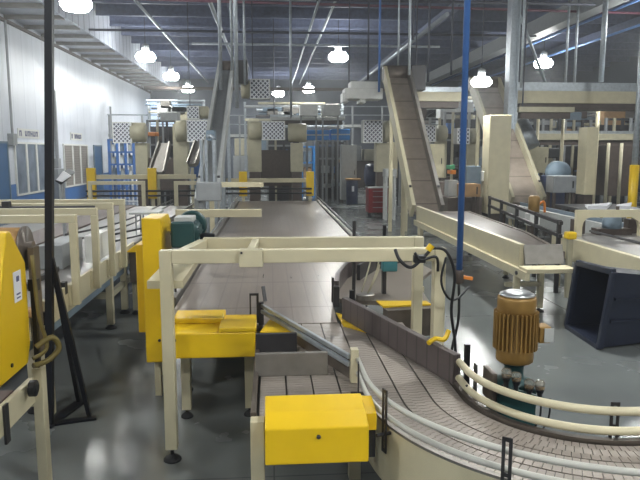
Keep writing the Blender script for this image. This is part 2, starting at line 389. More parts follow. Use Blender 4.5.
# ------------------------------------------------------------------ curved three-lane chain conveyor
CC = (2.0, 3.95); R0, R1 = .76, 1.36
cv = thing('curved_chain_conveyor', (1.0, 3.9, 0), 'plastic chain conveyor in the foreground curving off to the right between white rails', 'conveyor')
def lane_path(r, s):
    """plan point at distance s along the lane of radius r: straight towards the camera, then round the bend, then off to the right"""
    y_top = 5.83
    Ls = y_top-CC[1]; La = r*PI/2
    if s < Ls: return Vector((CC[0]-r, y_top-s)), Vector((0, -1))
    if s < Ls+La:
        a = PI+(s-Ls)/r
        return Vector((CC[0]+r*_c(a), CC[1]+r*_s(a))), Vector((-_s(a), _c(a)))
    return Vector((CC[0]+(s-Ls-La), CC[1]-r)), Vector((1, 0))
nl = 3; lw = (R1-R0)/nl
for k in range(nl):
    ra, rb = R0+k*lw+.006, R0+(k+1)*lw-.006; rm = (ra+rb)/2
    total = 1.88+rm*PI/2+1.6; pitch = .045; n = int(total/pitch); m = MB(); vs = []; fs = []
    for i in range(n):
        s0 = i*pitch+.003*(k+1); s1 = s0+pitch-.0045
        # a link plate with knuckles: middle half is set forward by a third of the pitch
        for (fa, fb, sh) in ((0, .3, 0), (.3, .7, .014), (.7, 1, 0)):
            b = len(vs)
            for (ss) in (s0+sh, s1+sh):
                p, dd = lane_path(rm, ss); nn = Vector((-dd.y, dd.x))       # left of travel = inside of the bend
                for f in (fa, fb):
                    off = (f-.5)*(rb-ra); q = p-nn*off
                    vs.append((q.x, q.y, BZ))
            for j in range(4): vs.append((vs[b+j][0], vs[b+j][1], BZ-.006))
            fs += [(b, b+1, b+3, b+2), (b, b+1, b+5, b+4), (b+2, b+3, b+7, b+6), (b, b+2, b+6, b+4), (b+1, b+3, b+7, b+5)]
    m.add(vs, fs).build('chain_lane', 'chain', cv)
# extra short lanes left of the diagonal rail and the widening part
for k in range(4):
    x0 = CC[0]-R1-(k+1)*.182; vs = []; fs = []
    yb = 3.72
    n = int((5.84-yb)/.045)
    for i in range(n):
        y1 = 5.84-i*.045; y0 = y1-.0405; b = len(vs)
        vs += [(x0+.006, y0, BZ), (x0+.176, y0, BZ), (x0+.176, y1, BZ), (x0+.006, y1, BZ)]; vs += [(v[0], v[1], BZ-.006) for v in vs[b:b+4]]
        fs += [(b, b+1, b+2, b+3), (b, b+1, b+5, b+4), (b+1, b+2, b+6, b+5), (b+2, b+3, b+7, b+6), (b+3, b, b+4, b+7)]
    MB().add(vs, fs).build('chain_lane', 'chain', cv)
# track bed under the chains
outer = [(CC[0]-R1, 5.84)]+arc(CC, R1, 180, 270, 24)+[(3.55, CC[1]-R1)]
inner = [(3.55, CC[1]-R0)]+arc(CC, R0, 270, 180, 16)+[(CC[0]-R0, 5.84)]
vs = []; fs = []
ou = outer; inn = [(CC[0]-R0, 5.84)]+arc(CC, R0, 180, 270, 24)+[(3.55, CC[1]-R0)]
for z in (BZ-.1, BZ-.012):
    vs += [(p[0], p[1], z) for p in ou]+[(p[0], p[1], z) for p in inn]
n = len(ou)
for i in range(n-1):
    for b in (0, 2*n): fs.append((b+i, b+i+1, b+n+i+1, b+n+i))
    fs += [(i, i+1, 2*n+i+1, 2*n+i), (n+i, n+i+1, 3*n+i+1, 3*n+i)]
m = MB().add(vs, fs); m.box(CC[0]-R1-.73, CC[0]-R1, 3.72, 5.84, BZ-.1, BZ-.012); m.build('track_bed', 'chain_dark', cv)
# cream outer skirt and inner wear strip
sk = [(CC[0]-R1-.02, 4.02)]+arc(CC, R1+.02, 180, 270, 28)+[(3.55, CC[1]-R1-.02)]
MB().wall(sk, BZ-.36, BZ+.004, .03).build('side_skirt', 'cream', cv, smooth=False)
MB().wall([(CC[0]-R1-.018, 4.05)]+arc(CC, R1+.018, 180, 270, 28)+[(3.55, CC[1]-R1-.018)], BZ+.0045, BZ+.02, .035).build('wear_strip', 'steel_dull', cv)
isk = [(CC[0]-R0+.03, 4.4)]+arc(CC, R0-.03, 180, 270, 20)+[(3.55, CC[1]-R0+.03)]
MB().wall(isk, BZ-.3, BZ+.004, .03).build('inner_skirt', 'brown_steel', cv)
MB().wall(isk, BZ+.0045, BZ+.022, .04).build('inner_wear_strip', 'brown_steel', cv)
# white guide rails
for z in (BZ+.17, BZ+.075):
    pts = [(CC[0]-R1-.045, 4.32, z)]+[(p[0], p[1], z) for p in arc(CC, R1+.045, 180, 270, 30)]+[(3.55, CC[1]-R1-.045, z)]
    MB().path(pts, .017, 10).build('outer_guide_rail', 'rail_white', cv, smooth=True)
for z in (BZ+.185, BZ+.07):
    pts = [(CC[0]-R0+.03, 4.12, z)]+[(p[0], p[1], z) for p in arc(CC, R0-.03, 180, 270, 24)]+[(3.55, CC[1]-R0+.03, z)]
    MB().path(pts, .024, 10).build('inner_guide_rail', 'cream', cv, smooth=True)
def slotted(ang, r, z0, z1, off):
    a = math.radians(ang); c = Vector((CC[0]+r*_c(a), CC[1]+r*_s(a), 0)); td = Vector((-_s(a), _c(a), 0)); nd = Vector((_c(a), _s(a), 0))
    m = MB(); w = .017
    for sgn in (-1, 1): m.bar(c+td*sgn*w+Vector((0, 0, z0)), c+td*sgn*w+Vector((0, 0, z1)), .016, .008, up=td.cross(Vector((0, 0, 1))))
    for z in (z0+.01, (z0+z1)/2, z1-.01): m.bar(c-td*.02+Vector((0, 0, z)), c+td*.02+Vector((0, 0, z)), .008, .02)
    m.tube(c-nd*off+Vector((0, 0, z0+.11)), c+nd*.05+Vector((0, 0, z0+.11)), .011, 8)
    return m.build('rail_bracket', 'dark_plain', cv)
slotted(199, R1+.075, BZ-.13, BZ+.25, .05)
slotted(232, R1+.075, BZ-.13, BZ+.25, .05)
slotted(176, R1+.075, BZ-.1, BZ+.22, .05)
slotted(262, R0-.075, BZ-.06, BZ+.22, -.06)
slotted(183, R0-.075, BZ-.02, BZ+.24, -.06)
# diagonal steel guide on the left, with its plate, slotted end bracket and dividers
dg0, dg1 = Vector((-.07, 5.9, 0)), Vector((.575, 4.3, 0)); dd = (dg1-dg0).normalized(); dn = Vector((-dd.y, dd.x, 0))
for z, w in ((BZ+.185, .035), (BZ+.13, .035)):
    MB().bar(dg0-dn*.04+Vector((0, 0, z)), dg1-dn*.04+Vector((0, 0, z)), .03, w, .006).build('diagonal_rail', 'galv', cv)
MB().bar(dg0+dd*.25+Vector((0, 0, BZ+.085)), dg1+Vector((0, 0, BZ+.085)), .012, .165).build('diagonal_plate', 'brown_steel', cv)
m = MB()
for f in (.02, .36, .62): p = dg0+(dg1-dg0)*f+dn*-.045; m.box(p.x-.025, p.x+.025, p.y-.02, p.y+.02, BZ+.003, BZ+.215)
islands(m, 'diagonal_rail_clamp', 'dark_plain', cv)
m = MB(); p = dg0+Vector((-.09, -.05, 0))
m.box(p.x-.045, p.x-.03, p.y-.01, p.y+.01, BZ+.02, BZ+.3).box(p.x+.02, p.x+.04, p.y-.01, p.y+.01, BZ+.02, BZ+.3).box(p.x-.03, p.x+.02, p.y-.01, p.y+.01, BZ+.28, BZ+.3).box(p.x-.03, p.x+.02, p.y-.01, p.y+.01, BZ+.02, BZ+.05)
m.bar((p.x+.1, p.y+.1, BZ+.2), (p.x+.08, p.y+.16, BZ+.33), .03, .02).build('end_bracket', 'dark_plain', cv)
MB().box(.545, .6, 4.26, 4.33, BZ+.0, BZ+.24, .004).build('cream_stop', 'cream', cv)
for (y, x0, x1, mt, h) in ((5.0, -.13, .2, 'dark_plain', .16), (4.46, -.12, .4, 'steel_dull', .17)):
    MB().box(x0, x1, y-.02, y+.02, BZ+.002, BZ+h, .004).build('divider_plate', mt, cv)
MB().box(-.135, -.1, 3.72, 5.1, BZ-.1, BZ+.035, .005).build('left_side_plate', 'brown_steel', cv)
MB().prism([(-.02, 5.62), (.18, 5.22), (-.1, 5.22)], 'z', BZ+.003, BZ+.11).build('yellow_gusset', 'yellow', cv)
# dark plastic guide on the right
g0, g1 = Vector((.70, 5.98, 0)), Vector((1.27, 4.17, 0)); gd = (g1-g0).normalized(); gn = Vector((-gd.y, gd.x, 0))
gp = MB().bar(g0+Vector((0, 0, BZ+.115)), g1+Vector((0, 0, BZ+.115)), .06, .21, .006).build('dark_guide_plate', 'dark_plate', cv)
m = MB()
for f in (.02, .3, .52, .97):
    p = g0+(g1-g0)*f+gn*.055; m.box(p.x-.02, p.x+.02, p.y-.02, p.y+.02, BZ+.01, BZ+.29)
islands(m, 'guide_clamp', 'black', gp)
m = MB(); m.box(1.31, 1.345, 4.12, 4.15, BZ+.02, BZ+.3).box(1.38, 1.41, 4.14, 4.17, BZ+.02, BZ+.3)
islands(m, 'guide_clamp', 'black', cv)
MB().prism([(.64, 6.2), (.66, 5.72), (.86, 5.46), (.9, 5.6), (.76, 6.05)], 'z', BZ+.002, BZ+.012).build('yellow_dead_plate', 'yellow', cv)
for (x, y) in ((.58, 4.3), (1.3, 4.3), (.95, 3.1), (1.9, 2.62), (3.2, 2.7), (3.2, 3.1), (-.06, 5.2)):
    l = MB().box(x-.042, x+.042, y-.042, y+.042, .08, BZ-.105, .005).build('leg', 'cream', cv)
    f = MB(); foot(f, x, y); f.build('machine_foot', 'rubber', l)

# near yellow guard
t = thing('drive_guard', (.26, 3.5, .55), 'yellow box guard in front of the two divider plates, nearest the camera', 'guard', 'yellow drive guards')
MB().prism([(3.66, .965), (3.47, .94), (3.33, .9), (3.33, .69), (3.66, .69)], 'x', -.045, .53, .008).build('cover', 'yellow', t)
MB().prism([(3.7, .93), (3.5, .9), (3.5, .8), (3.7, .8)], 'x', .531, .6).build('end_flap', 'yellow', t)
MB().lathe((.25, 3.328, .85), [(.012, 0), (.012, -.008), (.006, -.012)], 10, 'y').build('bolt', 'dark_plain', t)
MB().box(.535, .6, 3.52, 3.6, .62, .84, .006).build('hinge_bracket', 'dark_plain', t)
lg = MB().box(-.13, -.05, 3.52, 3.61, .0, .86, .005).build('support_post', 'cream', t)
# second yellow guard, by the cream frame
t = thing('drive_guard', (-.5, 5.4, .5), 'yellow two-step box guard behind the left post of the cream frame', 'guard', 'yellow drive guards')
MB().box(-.86, -.14, 5.2, 5.8, .7, .915, .01).build('cover', 'yellow', t)
MB().box(-.86, -.42, 5.5, 5.8, .916, .965, .008).build('raised_lid', 'yellow', t)
MB().box(-.44, -.13, 5.2, 5.49, .916, .955, .008).build('front_lid', 'yellow', t)
m = MB()
for x in (-.8, -.47): m.lathe((x, 5.198, .86), [(.013, 0), (.013, -.008), (.006, -.012)], 10, 'y')
islands(m, 'bolt', 'dark_plain', t)
lg = MB().box(-.82, -.74, 5.62, 5.7, .08, .699).build('support_post', 'cream', t)
f = MB(); foot(f, -.78, 5.66); f.build('machine_foot', 'rubber', lg)
lg = MB().box(-.25, -.17, 5.62, 5.7, .08, .699).build('support_post', 'cream', t)
f = MB(); foot(f, -.21, 5.66); f.build('machine_foot', 'rubber', lg)

# ------------------------------------------------------------------ cream box frame across the table
t = thing('steel_portal', (.3, 5.3, 0), 'large cream steel box frame standing across the wide table in the foreground', 'frame')
FA = (-.79, 4.83); FB = (1.295, 4.8); FC = (-.62, 5.9); FD = (1.37, 5.83); FZ = 1.62
for (x, y), top in ((FA, FZ+.05), (FB, FZ+.05), (FD, FZ)):
    l = MB().box(x-.045, x+.045, y-.045, y+.045, .1, top, .006).build('post', 'cream', t)
    f = MB(); foot(f, x, y, .07); f.build('machine_foot', 'rubber', l)
MB().bar((FA[0]+.046, FA[1], FZ), (FB[0]-.046, FB[1], FZ), .08, .1, .006).build('front_beam', 'cream', t)
MB().bar((FC[0], FC[1], FZ-.05), (FD[0]-.046, FD[1], FZ-.05), .08, .1, .006).build('rear_beam', 'cream', t)
MB().bar((FA[0]+.1, FA[1]+.06, FZ+.0), (FC[0], FC[1]-.05, FZ-.05), .08, .08, .006).build('side_beam', 'cream', t)
MB().bar((-.24, 4.8, FZ-.01), (-.06, 4.797, FZ-.01), .11, .13, .006).build('joint_plate', 'cream', t)
MB().bar((-.16, 4.86, FZ+.01), (-.14, 5.85, FZ-.04), .06, .06, .004).build('tie_beam', 'cream', t)
m = MB()
for dx in (-.22, -.08):
    for dz in (.035, -.055): m.lathe((dx, 4.744-.015*(dx+.24), FZ+dz), [(.009, 0), (.009, -.008)], 8, 'y')
islands(m, 'bolt', 'dark_plain', t)
MB().box(-.95, -.68, 4.9, 6.7, FZ-.26, FZ-.2).box(-1.24, -.68, 6.7, 6.95, FZ-.26, FZ-.2).build('deck_plate', 'cream', t)
MB().box(-1.24, -1.16, 6.8, 6.88, .0, FZ-.26).build('rear_post', 'cream', t)
# photo-eye rod in front of the inlet
tag(MB().tube((.83, 6.3, .88), (.83, 6.3, 1.72), .018, 10).build('sensor_rod', 'dark_plain', None, (.83, 6.3, .88)), 'thin dark upright rod by the end of the curved inlet guide', 'rod')

# yellow chain guard tower and green motor
t = thing('chain_guard', (-1.12, 6.3, 0), 'tall narrow yellow chain guard left of the green motor', 'guard')
MB().prism([(6.02, .4), (6.5, .4), (6.62, 1.0), (6.62, 1.7), (6.5, 1.79), (6.02, 1.79)], 'x', -1.2, -1.02, .012).build('cover', 'yellow', t)
MB().prism([(6.3, .62), (6.66, .62), (6.66, 1.5), (6.3, 1.5)], 'x', -1.32, -1.2, .01).build('rear_cover', 'yellow', t)
MB().box(-1.16, -1.1, 6.2, 6.28, .0, .4).build('support_post', 'cream', t)
m = MB()
for z in (.62, 1.7): m.lathe((-1.07, 6.018, z), [(.014, 0), (.014, -.008)], 8, 'y')
islands(m, 'bolt', 'dark_plain', t)
t = thing('green_motor', (-.83, 6.5, 1.423), 'dark green electric motor on the cream deck beside the yellow tower', 'motor')
mz = 1.443
MB().lathe((-.83, 6.3, mz+.17), [(.1, -.1), (.13, -.08), (.13, .3), (.1, .33)], 22, 'y').build('motor_body', 'green', t, smooth=True)
m = MB()
for k in range(16):
    a = 2*PI*k/16; m.bar((-.83+.138*_c(a), 6.24, mz+.17+.138*_s(a)), (-.83+.138*_c(a), 6.56, mz+.17+.138*_s(a)), .01, .01)
m.build('cooling_fins', 'green', t)
MB().lathe((-.82, 6.68, mz+.2), [(.14, -.04), (.155, -.02), (.155, .08), (.12, .1)], 24, 'y').build('fan_cowl', 'green', t, smooth=True)
MB().box(-.95, -.73, 6.12, 6.19, mz+.05, mz+.3, .02).build('gear_case', 'green', t)
MB().box(-.92, -.74, 6.16, 6.4, mz+.29, mz+.34, .008).build('terminal_box', 'grey_light', t)
MB().box(-.97, -.69, 6.12, 6.7, mz-.02, mz+.03).build('base_plate', 'grey', t)
MB().lathe((-.66, 6.4, mz+.1), [(.05, -.04), (.06, 0), (.05, .1)], 14, 'x').build('shaft_hub', 'black', t)

# ------------------------------------------------------------------ gold gear motor inside the bend
gx, gy = 1.575, 3.92
t = thing('gold_gear_motor', (gx, gy, 0), 'gold finned upright motor on a dark green gearbox inside the conveyor bend', 'motor')
mb = MB().lathe((gx, gy, 1.05), [(.105, 0), (.118, .01), (.118, .1), (.112, .11), (.112, .33), (.122, .34), (.122, .42), (.115, .435)], 28).build('motor_body', 'gold', t, smooth=True)
m = MB()
for k in range(30):
    a = 2*PI*k/30; d = Vector((_c(a), _s(a), 0)); c = Vector((gx, gy, 0))
    m.bar(c+d*.126+Vector((0, 0, 1.14)), c+d*.126+Vector((0, 0, 1.385)), .03, .009, up=d.cross(Vector((0, 0, 1))))
m.build('cooling_fins', 'gold', mb)
MB().lathe((gx, gy, 1.485), [(.1, 0), (.112, .004), (.112, .012), (.07, .03), (.02, .034)], 26).build('fan_cap', 'steel', t, smooth=True)
MB().box(gx+.135, gx+.215, gy-.06, gy+.05, 1.18, 1.29, .01).build('junction_box', 'gold', t)
MB().box(gx+.165, gx+.226, gy-.068, gy-.061, 1.19, 1.28).build('box_cover', 'grey_light', t)
MB().lathe((gx, gy, .9), [(.13, 0), (.13, .02), (.062, .03), (.062, .12), (.09, .149)], 22).build('neck', 'green', t, smooth=True)
MB().box(gx-.14, gx+.11, gy-.13, gy+.12, .55, .9, .02).build('gearbox', 'green', t)
m = MB()
for (dx, dy) in ((-.1, -.1), (.09, -.1), (-.1, .1), (.09, .1)): m.lathe((gx+dx, gy+dy, .9), [(.014, 0), (.014, .03)], 8)
islands(m, 'bolt', 'dark_plain', t)
MB().box(gx-.06, gx+.05, gy-.06, gy+.05, .0, .55).build('pedestal', 'green', t)
MB().box(gx-.18, gx-.145, gy-.1, gy+.08, .8, 1.0, .006).build('torque_arm', 'brown_steel', t)
for i, (dx, dy, z) in enumerate(((-.115, -.17, 1.0), (-.05, -.17, .975), (.035, -.17, .925), (.105, -.17, .915))):
    o = MB().lathe((gx+dx, gy+dy, z), [(.022, 0), (.03, .008), (.032, .045), (.024, .058), (.005, .06)], 16).build('oil_cup', 'glass', t, smooth=True)
    MB().lathe((gx+dx, gy+dy, z+.004), [(.014, 0), (.02, .006), (.02, .02), (.004, .022)], 12).build('oil', 'amber', o)
    MB().lathe((gx+dx, gy+dy, z-.06), [(.016, 0), (.016, .03), (.028, .059)], 12).build('cup_base', 'black', o)
MB().bar((gx-.13, gy-.165, .93), (gx+.02, gy-.165, .885), .03, .03).bar((gx+.02, gy-.165, .885), (gx+.13, gy-.165, .85), .03, .03).build('oil_cup_bar', 'green', t)
m = MB()
for dx in (.13, .19): m.path([(gx+dx, gy-.14, .84), (gx+dx+.015, gy-.1, .7), (gx+dx-.03, gy-.09, .6), (gx+.09, gy-.08, .58)], .006, 6)
m.build('oil_line', 'black', t)

# ------------------------------------------------------------------ curved inlet conveyor on the right of the table
t = thing('curved_inlet_conveyor', (1.4, 7.2, 0), 'curved brown inlet conveyor merging from the right behind the dark guide', 'conveyor')
go = [(.68, 6.55), (.74, 7.0), (.9, 7.6), (1.2, 8.25), (1.6, 8.75), (2.0, 9.0)]
gi = [(1.2, 6.35), (1.62, 6.3), (1.68, 7.0), (1.85, 7.6), (2.1, 8.1)]
MB().prism(go+list(reversed(gi)), 'z', .83, .875).build('belt', 'inlet_belt', t)
MB().wall(go, .876, 1.06, .05).build('outer_guide', 'dark_plate', t)
MB().wall([(p[0]+.14, p[1]-.12) for p in go[2:]], .876, 1.06, .04).build('inner_guide', 'dark_plain', t)
m = MB()
for p in go[:5]: m.box(p[0]-.05, p[0]-.03, p[1]-.03, p[1]+.03, .84, 1.1)
islands(m, 'guide_bracket', 'dark_plain', t)
MB().box(.64, .7, 6.44, 6.54, .81, 1.02, .004).build('end_block', 'dark_plain', t)
MB().prism([(1.07, 6.35), (1.58, 6.31), (1.6, 6.17), (1.1, 6.1)], 'z', .8755, .89).build('yellow_edge', 'yellow', t)
MB().prism([(1.1, 6.12), (1.62, 6.16), (1.62, 6.05), (1.12, 5.98)], 'z', .6, .8745).build('end_panel', 'brown_steel', t)
MB().box(1.58, 1.68, 5.98, 6.02, .62, .9, .006).build('corner_bracket', 'black', t)
for (x, y) in ((1.75, 7.3), (1.9, 8.5)):
    l = MB().box(x-.04, x+.04, y-.04, y+.04, .06, .83).build('leg', 'cream', t); f = MB(); foot(f, x, y); f.build('machine_foot', 'rubber', l)
MB().lathe((.98, 6.5, .876), [(.1, 0), (.1, .05), (.08, .06)], 18).build('hub', 'steel_dull', t)
t = thing('air_valve', (1.36, 6.9, .9), 'teal air valve box over the curved inlet conveyor', 'valve')
MB().box(1.2, 1.36, 6.72, 6.84, 1.12, 1.36, .01).build('valve_body', 'teal', t)
MB().box(1.2, 1.24, 6.72, 6.8, .877, 1.12).build('valve_stand', 'dark_plain', t)
MB().tube((1.22, 6.76, 1.36), (1.22, 6.76, 1.62), .02, 8).box(1.26, 1.32, 6.74, 6.8, 1.36, 1.46).build('valve_stem', 'black', t)
m = MB()
for (a, b) in (((1.14, 6.6, 1.3), (1.0, 6.48, .94)), ((1.16, 6.7, 1.2), (1.02, 6.52, .95)), ((1.1, 6.72, 1.5), (.94, 6.5, .95))):
    m.path([a, ((a[0]+b[0])/2+.03, (a[1]+b[1])/2, (a[2]+b[2])/2+.04), b], .008, 6)
m.build('air_hose', 'cream_dull', t)
# cables over the cream frame and the blue air drop
KC = lambda P: [(x*.925, y*.925+.0, 2.4+(z-2.4)*.925) for x, y, z in P]
t = thing('cable_bundle', (1.2, 4.5, 1.6), 'black cable bundle with yellow plugs draped over the right post of the cream frame', 'cable')
m = MB()
m.path(KC([(1.0, 5.05, 1.62), (1.03, 5.0, 1.54), (1.12, 5.0, 1.48), (1.22, 5.02, 1.55), (1.3, 5.04, 1.63)]), .013, 8)
m.path(KC([(1.3, 5.04, 1.63), (1.42, 5.05, 1.6), (1.5, 5.06, 1.4), (1.48, 5.06, 1.1), (1.52, 5.05, .8), (1.52, 5.05, .5)]), .012, 8)
m.path(KC([(1.15, 5.0, 1.6), (1.2, 5.0, 1.54), (1.33, 5.02, 1.56), (1.35, 5.03, 1.44)]), .011, 8)
m.path(KC([(1.42, 5.05, 1.55), (1.38, 5.03, 1.36), (1.44, 5.04, 1.22), (1.55, 5.15, 1.18), (1.7, 5.3, 1.25)]), .009, 8)
m.build('cable', 'black', t, smooth=True)
MB().box(1.06, 1.15, 4.62, 4.68, 1.58, 1.64, .01).build('connector', 'black', t)
MB().tube((1.17, 4.66, 1.67), (1.2, 4.66, 1.71), .025, 10).build('yellow_plug', 'yellow', t)
MB().path([(1.12, 4.38, 1.04), (1.18, 4.42, 1.06), (1.24, 4.4, 1.06), (1.28, 4.42, 1.12)], .018, 8).build('yellow_connector', 'yellow', t)
bx, by = 1.64, 5.4
t = thing('air_drop_pipe', (bx, by, 1.3), 'blue upright air pipe hanging from the roof to the cream frame', 'pipe')
MB().tube((bx, by, 1.38), (bx+.0, by, CEIL-.62), .027, 14).build('pipe', 'blue', t, smooth=True)
MB().lathe((bx, by, 1.25), [(.02, 0), (.04, .02), (.04, .11), (.034, .13)], 12).build('coupling', 'brown', t, smooth=True)
MB().bar((bx, by, 1.32), (bx+.12, by, 1.3), .03, .03, .004).build('tap_handle', 'orange', t)
MB().path([(bx, by, 1.25), (bx+.0, by-.02, .95), (bx-.06, by-.06, .7), (bx-.1, by-.1, .45)], .012, 8).build('hose', 'rubber', t, smooth=True)

# ------------------------------------------------------------------ left foreground machine
LX = -1.66
t = thing('filler_drive', (-2.1, 4.2, 0), 'tall yellow guarded drive machine at the left edge of the picture', 'machine')
yc = MB().prism([(4.13, 1.9), (4.2, 1.9), (4.42, 1.66), (4.42, 1.1), (4.36, .97), (3.85, .97), (3.9, 1.2), (4.0, 1.55)], 'x', -2.75, LX, .012).build('yellow_cover', 'yellow', t)
lb = MB().bar((LX+.003, 4.19, 1.53), (LX+.003, 4.31, 1.53), .004, .2).build('label_sheet', 'paper', yc); lb['label'] = 'white paper label'
MB().bar((LX+.007, 4.23, 1.58), (LX+.007, 4.27, 1.58), .003, .035).bar((LX+.007, 4.22, 1.48), (LX+.007, 4.28, 1.48), .003, .01).bar((LX+.007, 4.22, 1.455), (LX+.007, 4.28, 1.455), .003, .008).build('print', 'paper_ink', lb)
MB().lathe((LX, 4.08, 1.05), [(.014, 0), (.014, .008)], 8, 'x').build('bolt', 'dark_plain', t)
MB().box(LX-.02, LX+.05, 4.45, 4.54, .0, .9, .005).build('leg', 'cream', t)
MB().box(-2.7, -2.62, 4.2, 4.3, .0, .92).build('leg', 'cream', t)
MB().box(LX-.04, LX-.0, 2.2, 4.44, .66, .84, .005).build('side_beam', 'cream', t)
MB().box(LX-.1, LX-.05, 2.4, 3.83, .85, .95).build('guide_strip', 'steel', t)
MB().box(-2.7, LX-.05, 2.2, 4.2, .78, .84).build('belt', 'brown_belt', t)
MB().lathe((LX+.02, 4.28, .82), [(.02, 0), (.055, .01), (.055, .05), (.03, .06)], 16, 'x').build('hand_knob', 'black', t)
MB().box(LX+.0, LX+.015, 3.9, 3.96, .6, .85).build('slot_plate', 'dark_plain', t)
MB().path([(LX+.03, 4.36, .95), (LX+.1, 4.45, .96), (LX+.16, 4.5, 1.03), (LX+.13, 4.46, 1.12), (LX+.04, 4.4, 1.07)], .02, 8).path([(LX+.03, 4.36, 1.0), (LX+.1, 4.44, 1.06), (LX+.06, 4.43, 1.3), (LX+.03, 4.46, 1.7)], .014, 8).build('yellow_hose', mat('hose_olive', '#6f6230', .55), t, smooth=True)
MB().lathe((-2.1, 4.75, 1.72), [(.12, -.35), (.14, -.34), (.14, .3), (.12, .31)], 24, 'x').build('roller', 'wood', t, smooth=True)
MB().lathe((-2.1, 4.75, 1.72), [(.15, .311), (.15, .33), (.04, .331), (.04, .38)], 24, 'x').build('roller_disc', 'brown_steel', t, smooth=True)
MB().box(-1.74, -1.7, 4.68, 4.8, .9, 1.72).build('roller_bracket', 'brown_steel', t)
MB().box(LX-.01, LX+.05, 4.46, 4.52, 1.45, 1.53).box(LX-.0, LX+.03, 4.47, 4.51, .9, 1.45).build('limit_switch', 'black', t)

# conveyor of the left line with its portals
SX = -2.15
t = thing('left_line_conveyor', (-3.4, 12, 0), 'long left conveyor with pale beds and a brown belt strip, under the cream portals', 'conveyor')
MB().box(SX-1.5, SX-.03, 5.8, 17.7, .9, .94).build('pale_bed', 'pale_bed', t)
MB().box(-4.3, SX-1.5, 5.8, 17.7, .92, .97).build('brown_belt', 'brown_belt', t)
MB().box(-5.3, -4.3, 5.8, 17.7, .9, .95).build('far_bed', 'pale_bed', t)
MB().box(SX-.03, SX+.0, 5.75, 10.2, .72, 1.0, .004).build('side_skirt', 'cream', t)
MB().box(SX-.03, SX+.02, 10.2, 17.7, .72, .98, .004).build('side_skirt', 'steel_dull', t)
MB().box(SX-.1, SX-.03, 5.75, 10.2, .62, .72).build('lower_rail', 'grey_blue', t)
MB().box(SX-1.0, SX-.9, 5.8, 10, .941, 1.02).box(SX-.5, SX-.46, 5.8, 8, .941, 1.0).build('lane_divider', 'dark_plain', t)
MB().box(SX-.75, SX-.45, 8.1, 9.0, .945, 1.25, .01).build('grey_hood', 'grey', t)
MB().box(SX-1.0, SX-.75, 6.6, 7.0, .945, 1.2, .01).build('blue_hood', 'grey_blue', t)
MB().box(SX-.2, SX-.06, 8.2, 8.9, 1.01, 1.35, .01).build('white_panel', 'white', t)
for (x, y) in ((-2.2, 5.9), (-2.2, 8.75), (-2.2, 9.6), (-2.2, 13), (-2.2, 17), (-5.2, 6.2), (-5.2, 12), (-5.2, 17.4)):
    l = MB().box(x-.045, x+.045, y-.045, y+.045, .06, .9 if x < -3 else .8, .005).build('leg', 'cream', t); f = MB(); foot(f, x, y, .08); f.build('machine_foot', 'rubber', l)
MB().box(-5.2, -2.2, 8.71, 8.79, .42, .5).box(-2.23, -2.17, 8.8, 12.9, .42, .5).box(-5.2, -2.2, 12.9, 13, .3, .38).build('cross_tie', 'cream_dull', t)
MB().box(SX+.05, SX+.14, 5.76, 5.86, .0, 1.08).box(SX-.03, SX+.05, 5.78, 5.84, .75, .99).build('end_post', 'cream', t)
MB().box(SX-.1, SX+.12, 5.62, 5.745, .96, 1.04, .02).build('amber_block', 'wood', t)
MB().lathe((SX+.12, 5.7, .93), [(.02, 0), (.06, .01), (.06, .05), (.03, .06)], 14, 'y').build('hand_knob', 'black', t)
m = MB()
for y in (6.79, 7.62, 8.39): m.box(SX-.05, SX+.0015, y-.05, y+.035, .92, 1.05)
islands(m, 'sensor_block', 'black', t)
portal_labs = ['nearest of the four cream portals, lowest in view, over the left conveyor', 'second of the four cream portals over the left conveyor', 'third of the four cream portals, its bar carrying clamps', 'farthest of the four cream portals over the left conveyor']
for i, y in enumerate((6.9, 7.73, 8.5, 9.17)):
    t = thing('portal', (SX, y, 0), portal_labs[i], 'frame', 'cream portals over the left conveyor')
    MB().box(SX+.031, SX+.106, y-.038, y+.038, .78, 1.66, .006).build('post', 'cream', t)
    MB().box(-5.5, SX+.106, y-.038, y+.038, 1.661, 1.745, .006).build('crossbar', 'cream', t)
    MB().box(-5.5, -5.41, y-.045, y+.045, 0, 1.66, .006).build('post', 'cream', t)
    MB().box(SX+.002, SX+.03, y-.06, y+.06, .78, 1.0).build('mounting_plate', 'cream', t)
    if i == 2:
        rr = MB().tube((-5.4, y-.09, 1.7), (SX-.1, y-.09, 1.7), .018, 8).build('air_rail', 'dark_plain', t)
        m = MB()
        for x in (-3.35, -2.6, -2.0): m.box(x-.05, x+.05, y-.13, y-.05, 1.66, 1.78, .01)
        islands(m, 'clamp', 'dark_plain', rr)
tag(MB().hexa([at(55, 181, 11), at(61, 185, 11), at(70, 176, 11), at(63, 172, 11)]+[v+Vector((-.05, .5, .05)) for v in (at(55, 181, 11), at(61, 185, 11), at(70, 176, 11), at(63, 172, 11))]).build('swivel_screen', 'black', None, (-3.5, 11, 1.9)), 'black and white tilted screen above the cream portals', 'screen')
so_ = bpy.data.objects['swivel_screen']
MB().hexa([at(56, 180, 10.95), at(62, 182, 10.95), at(70.5, 176, 10.95), at(63, 171, 10.95)]+[v+Vector((0, .06, 0)) for v in (at(56, 180, 10.95), at(62, 182, 10.95), at(70.5, 176, 10.95), at(63, 171, 10.95))]).build('screen_face', 'paper', so_)
q = at(62, 180, 11.2); MB().tube((q.x, 11.2, .95), (q.x, 11.2, q.z), .03, 8).build('stand', 'grey', so_)
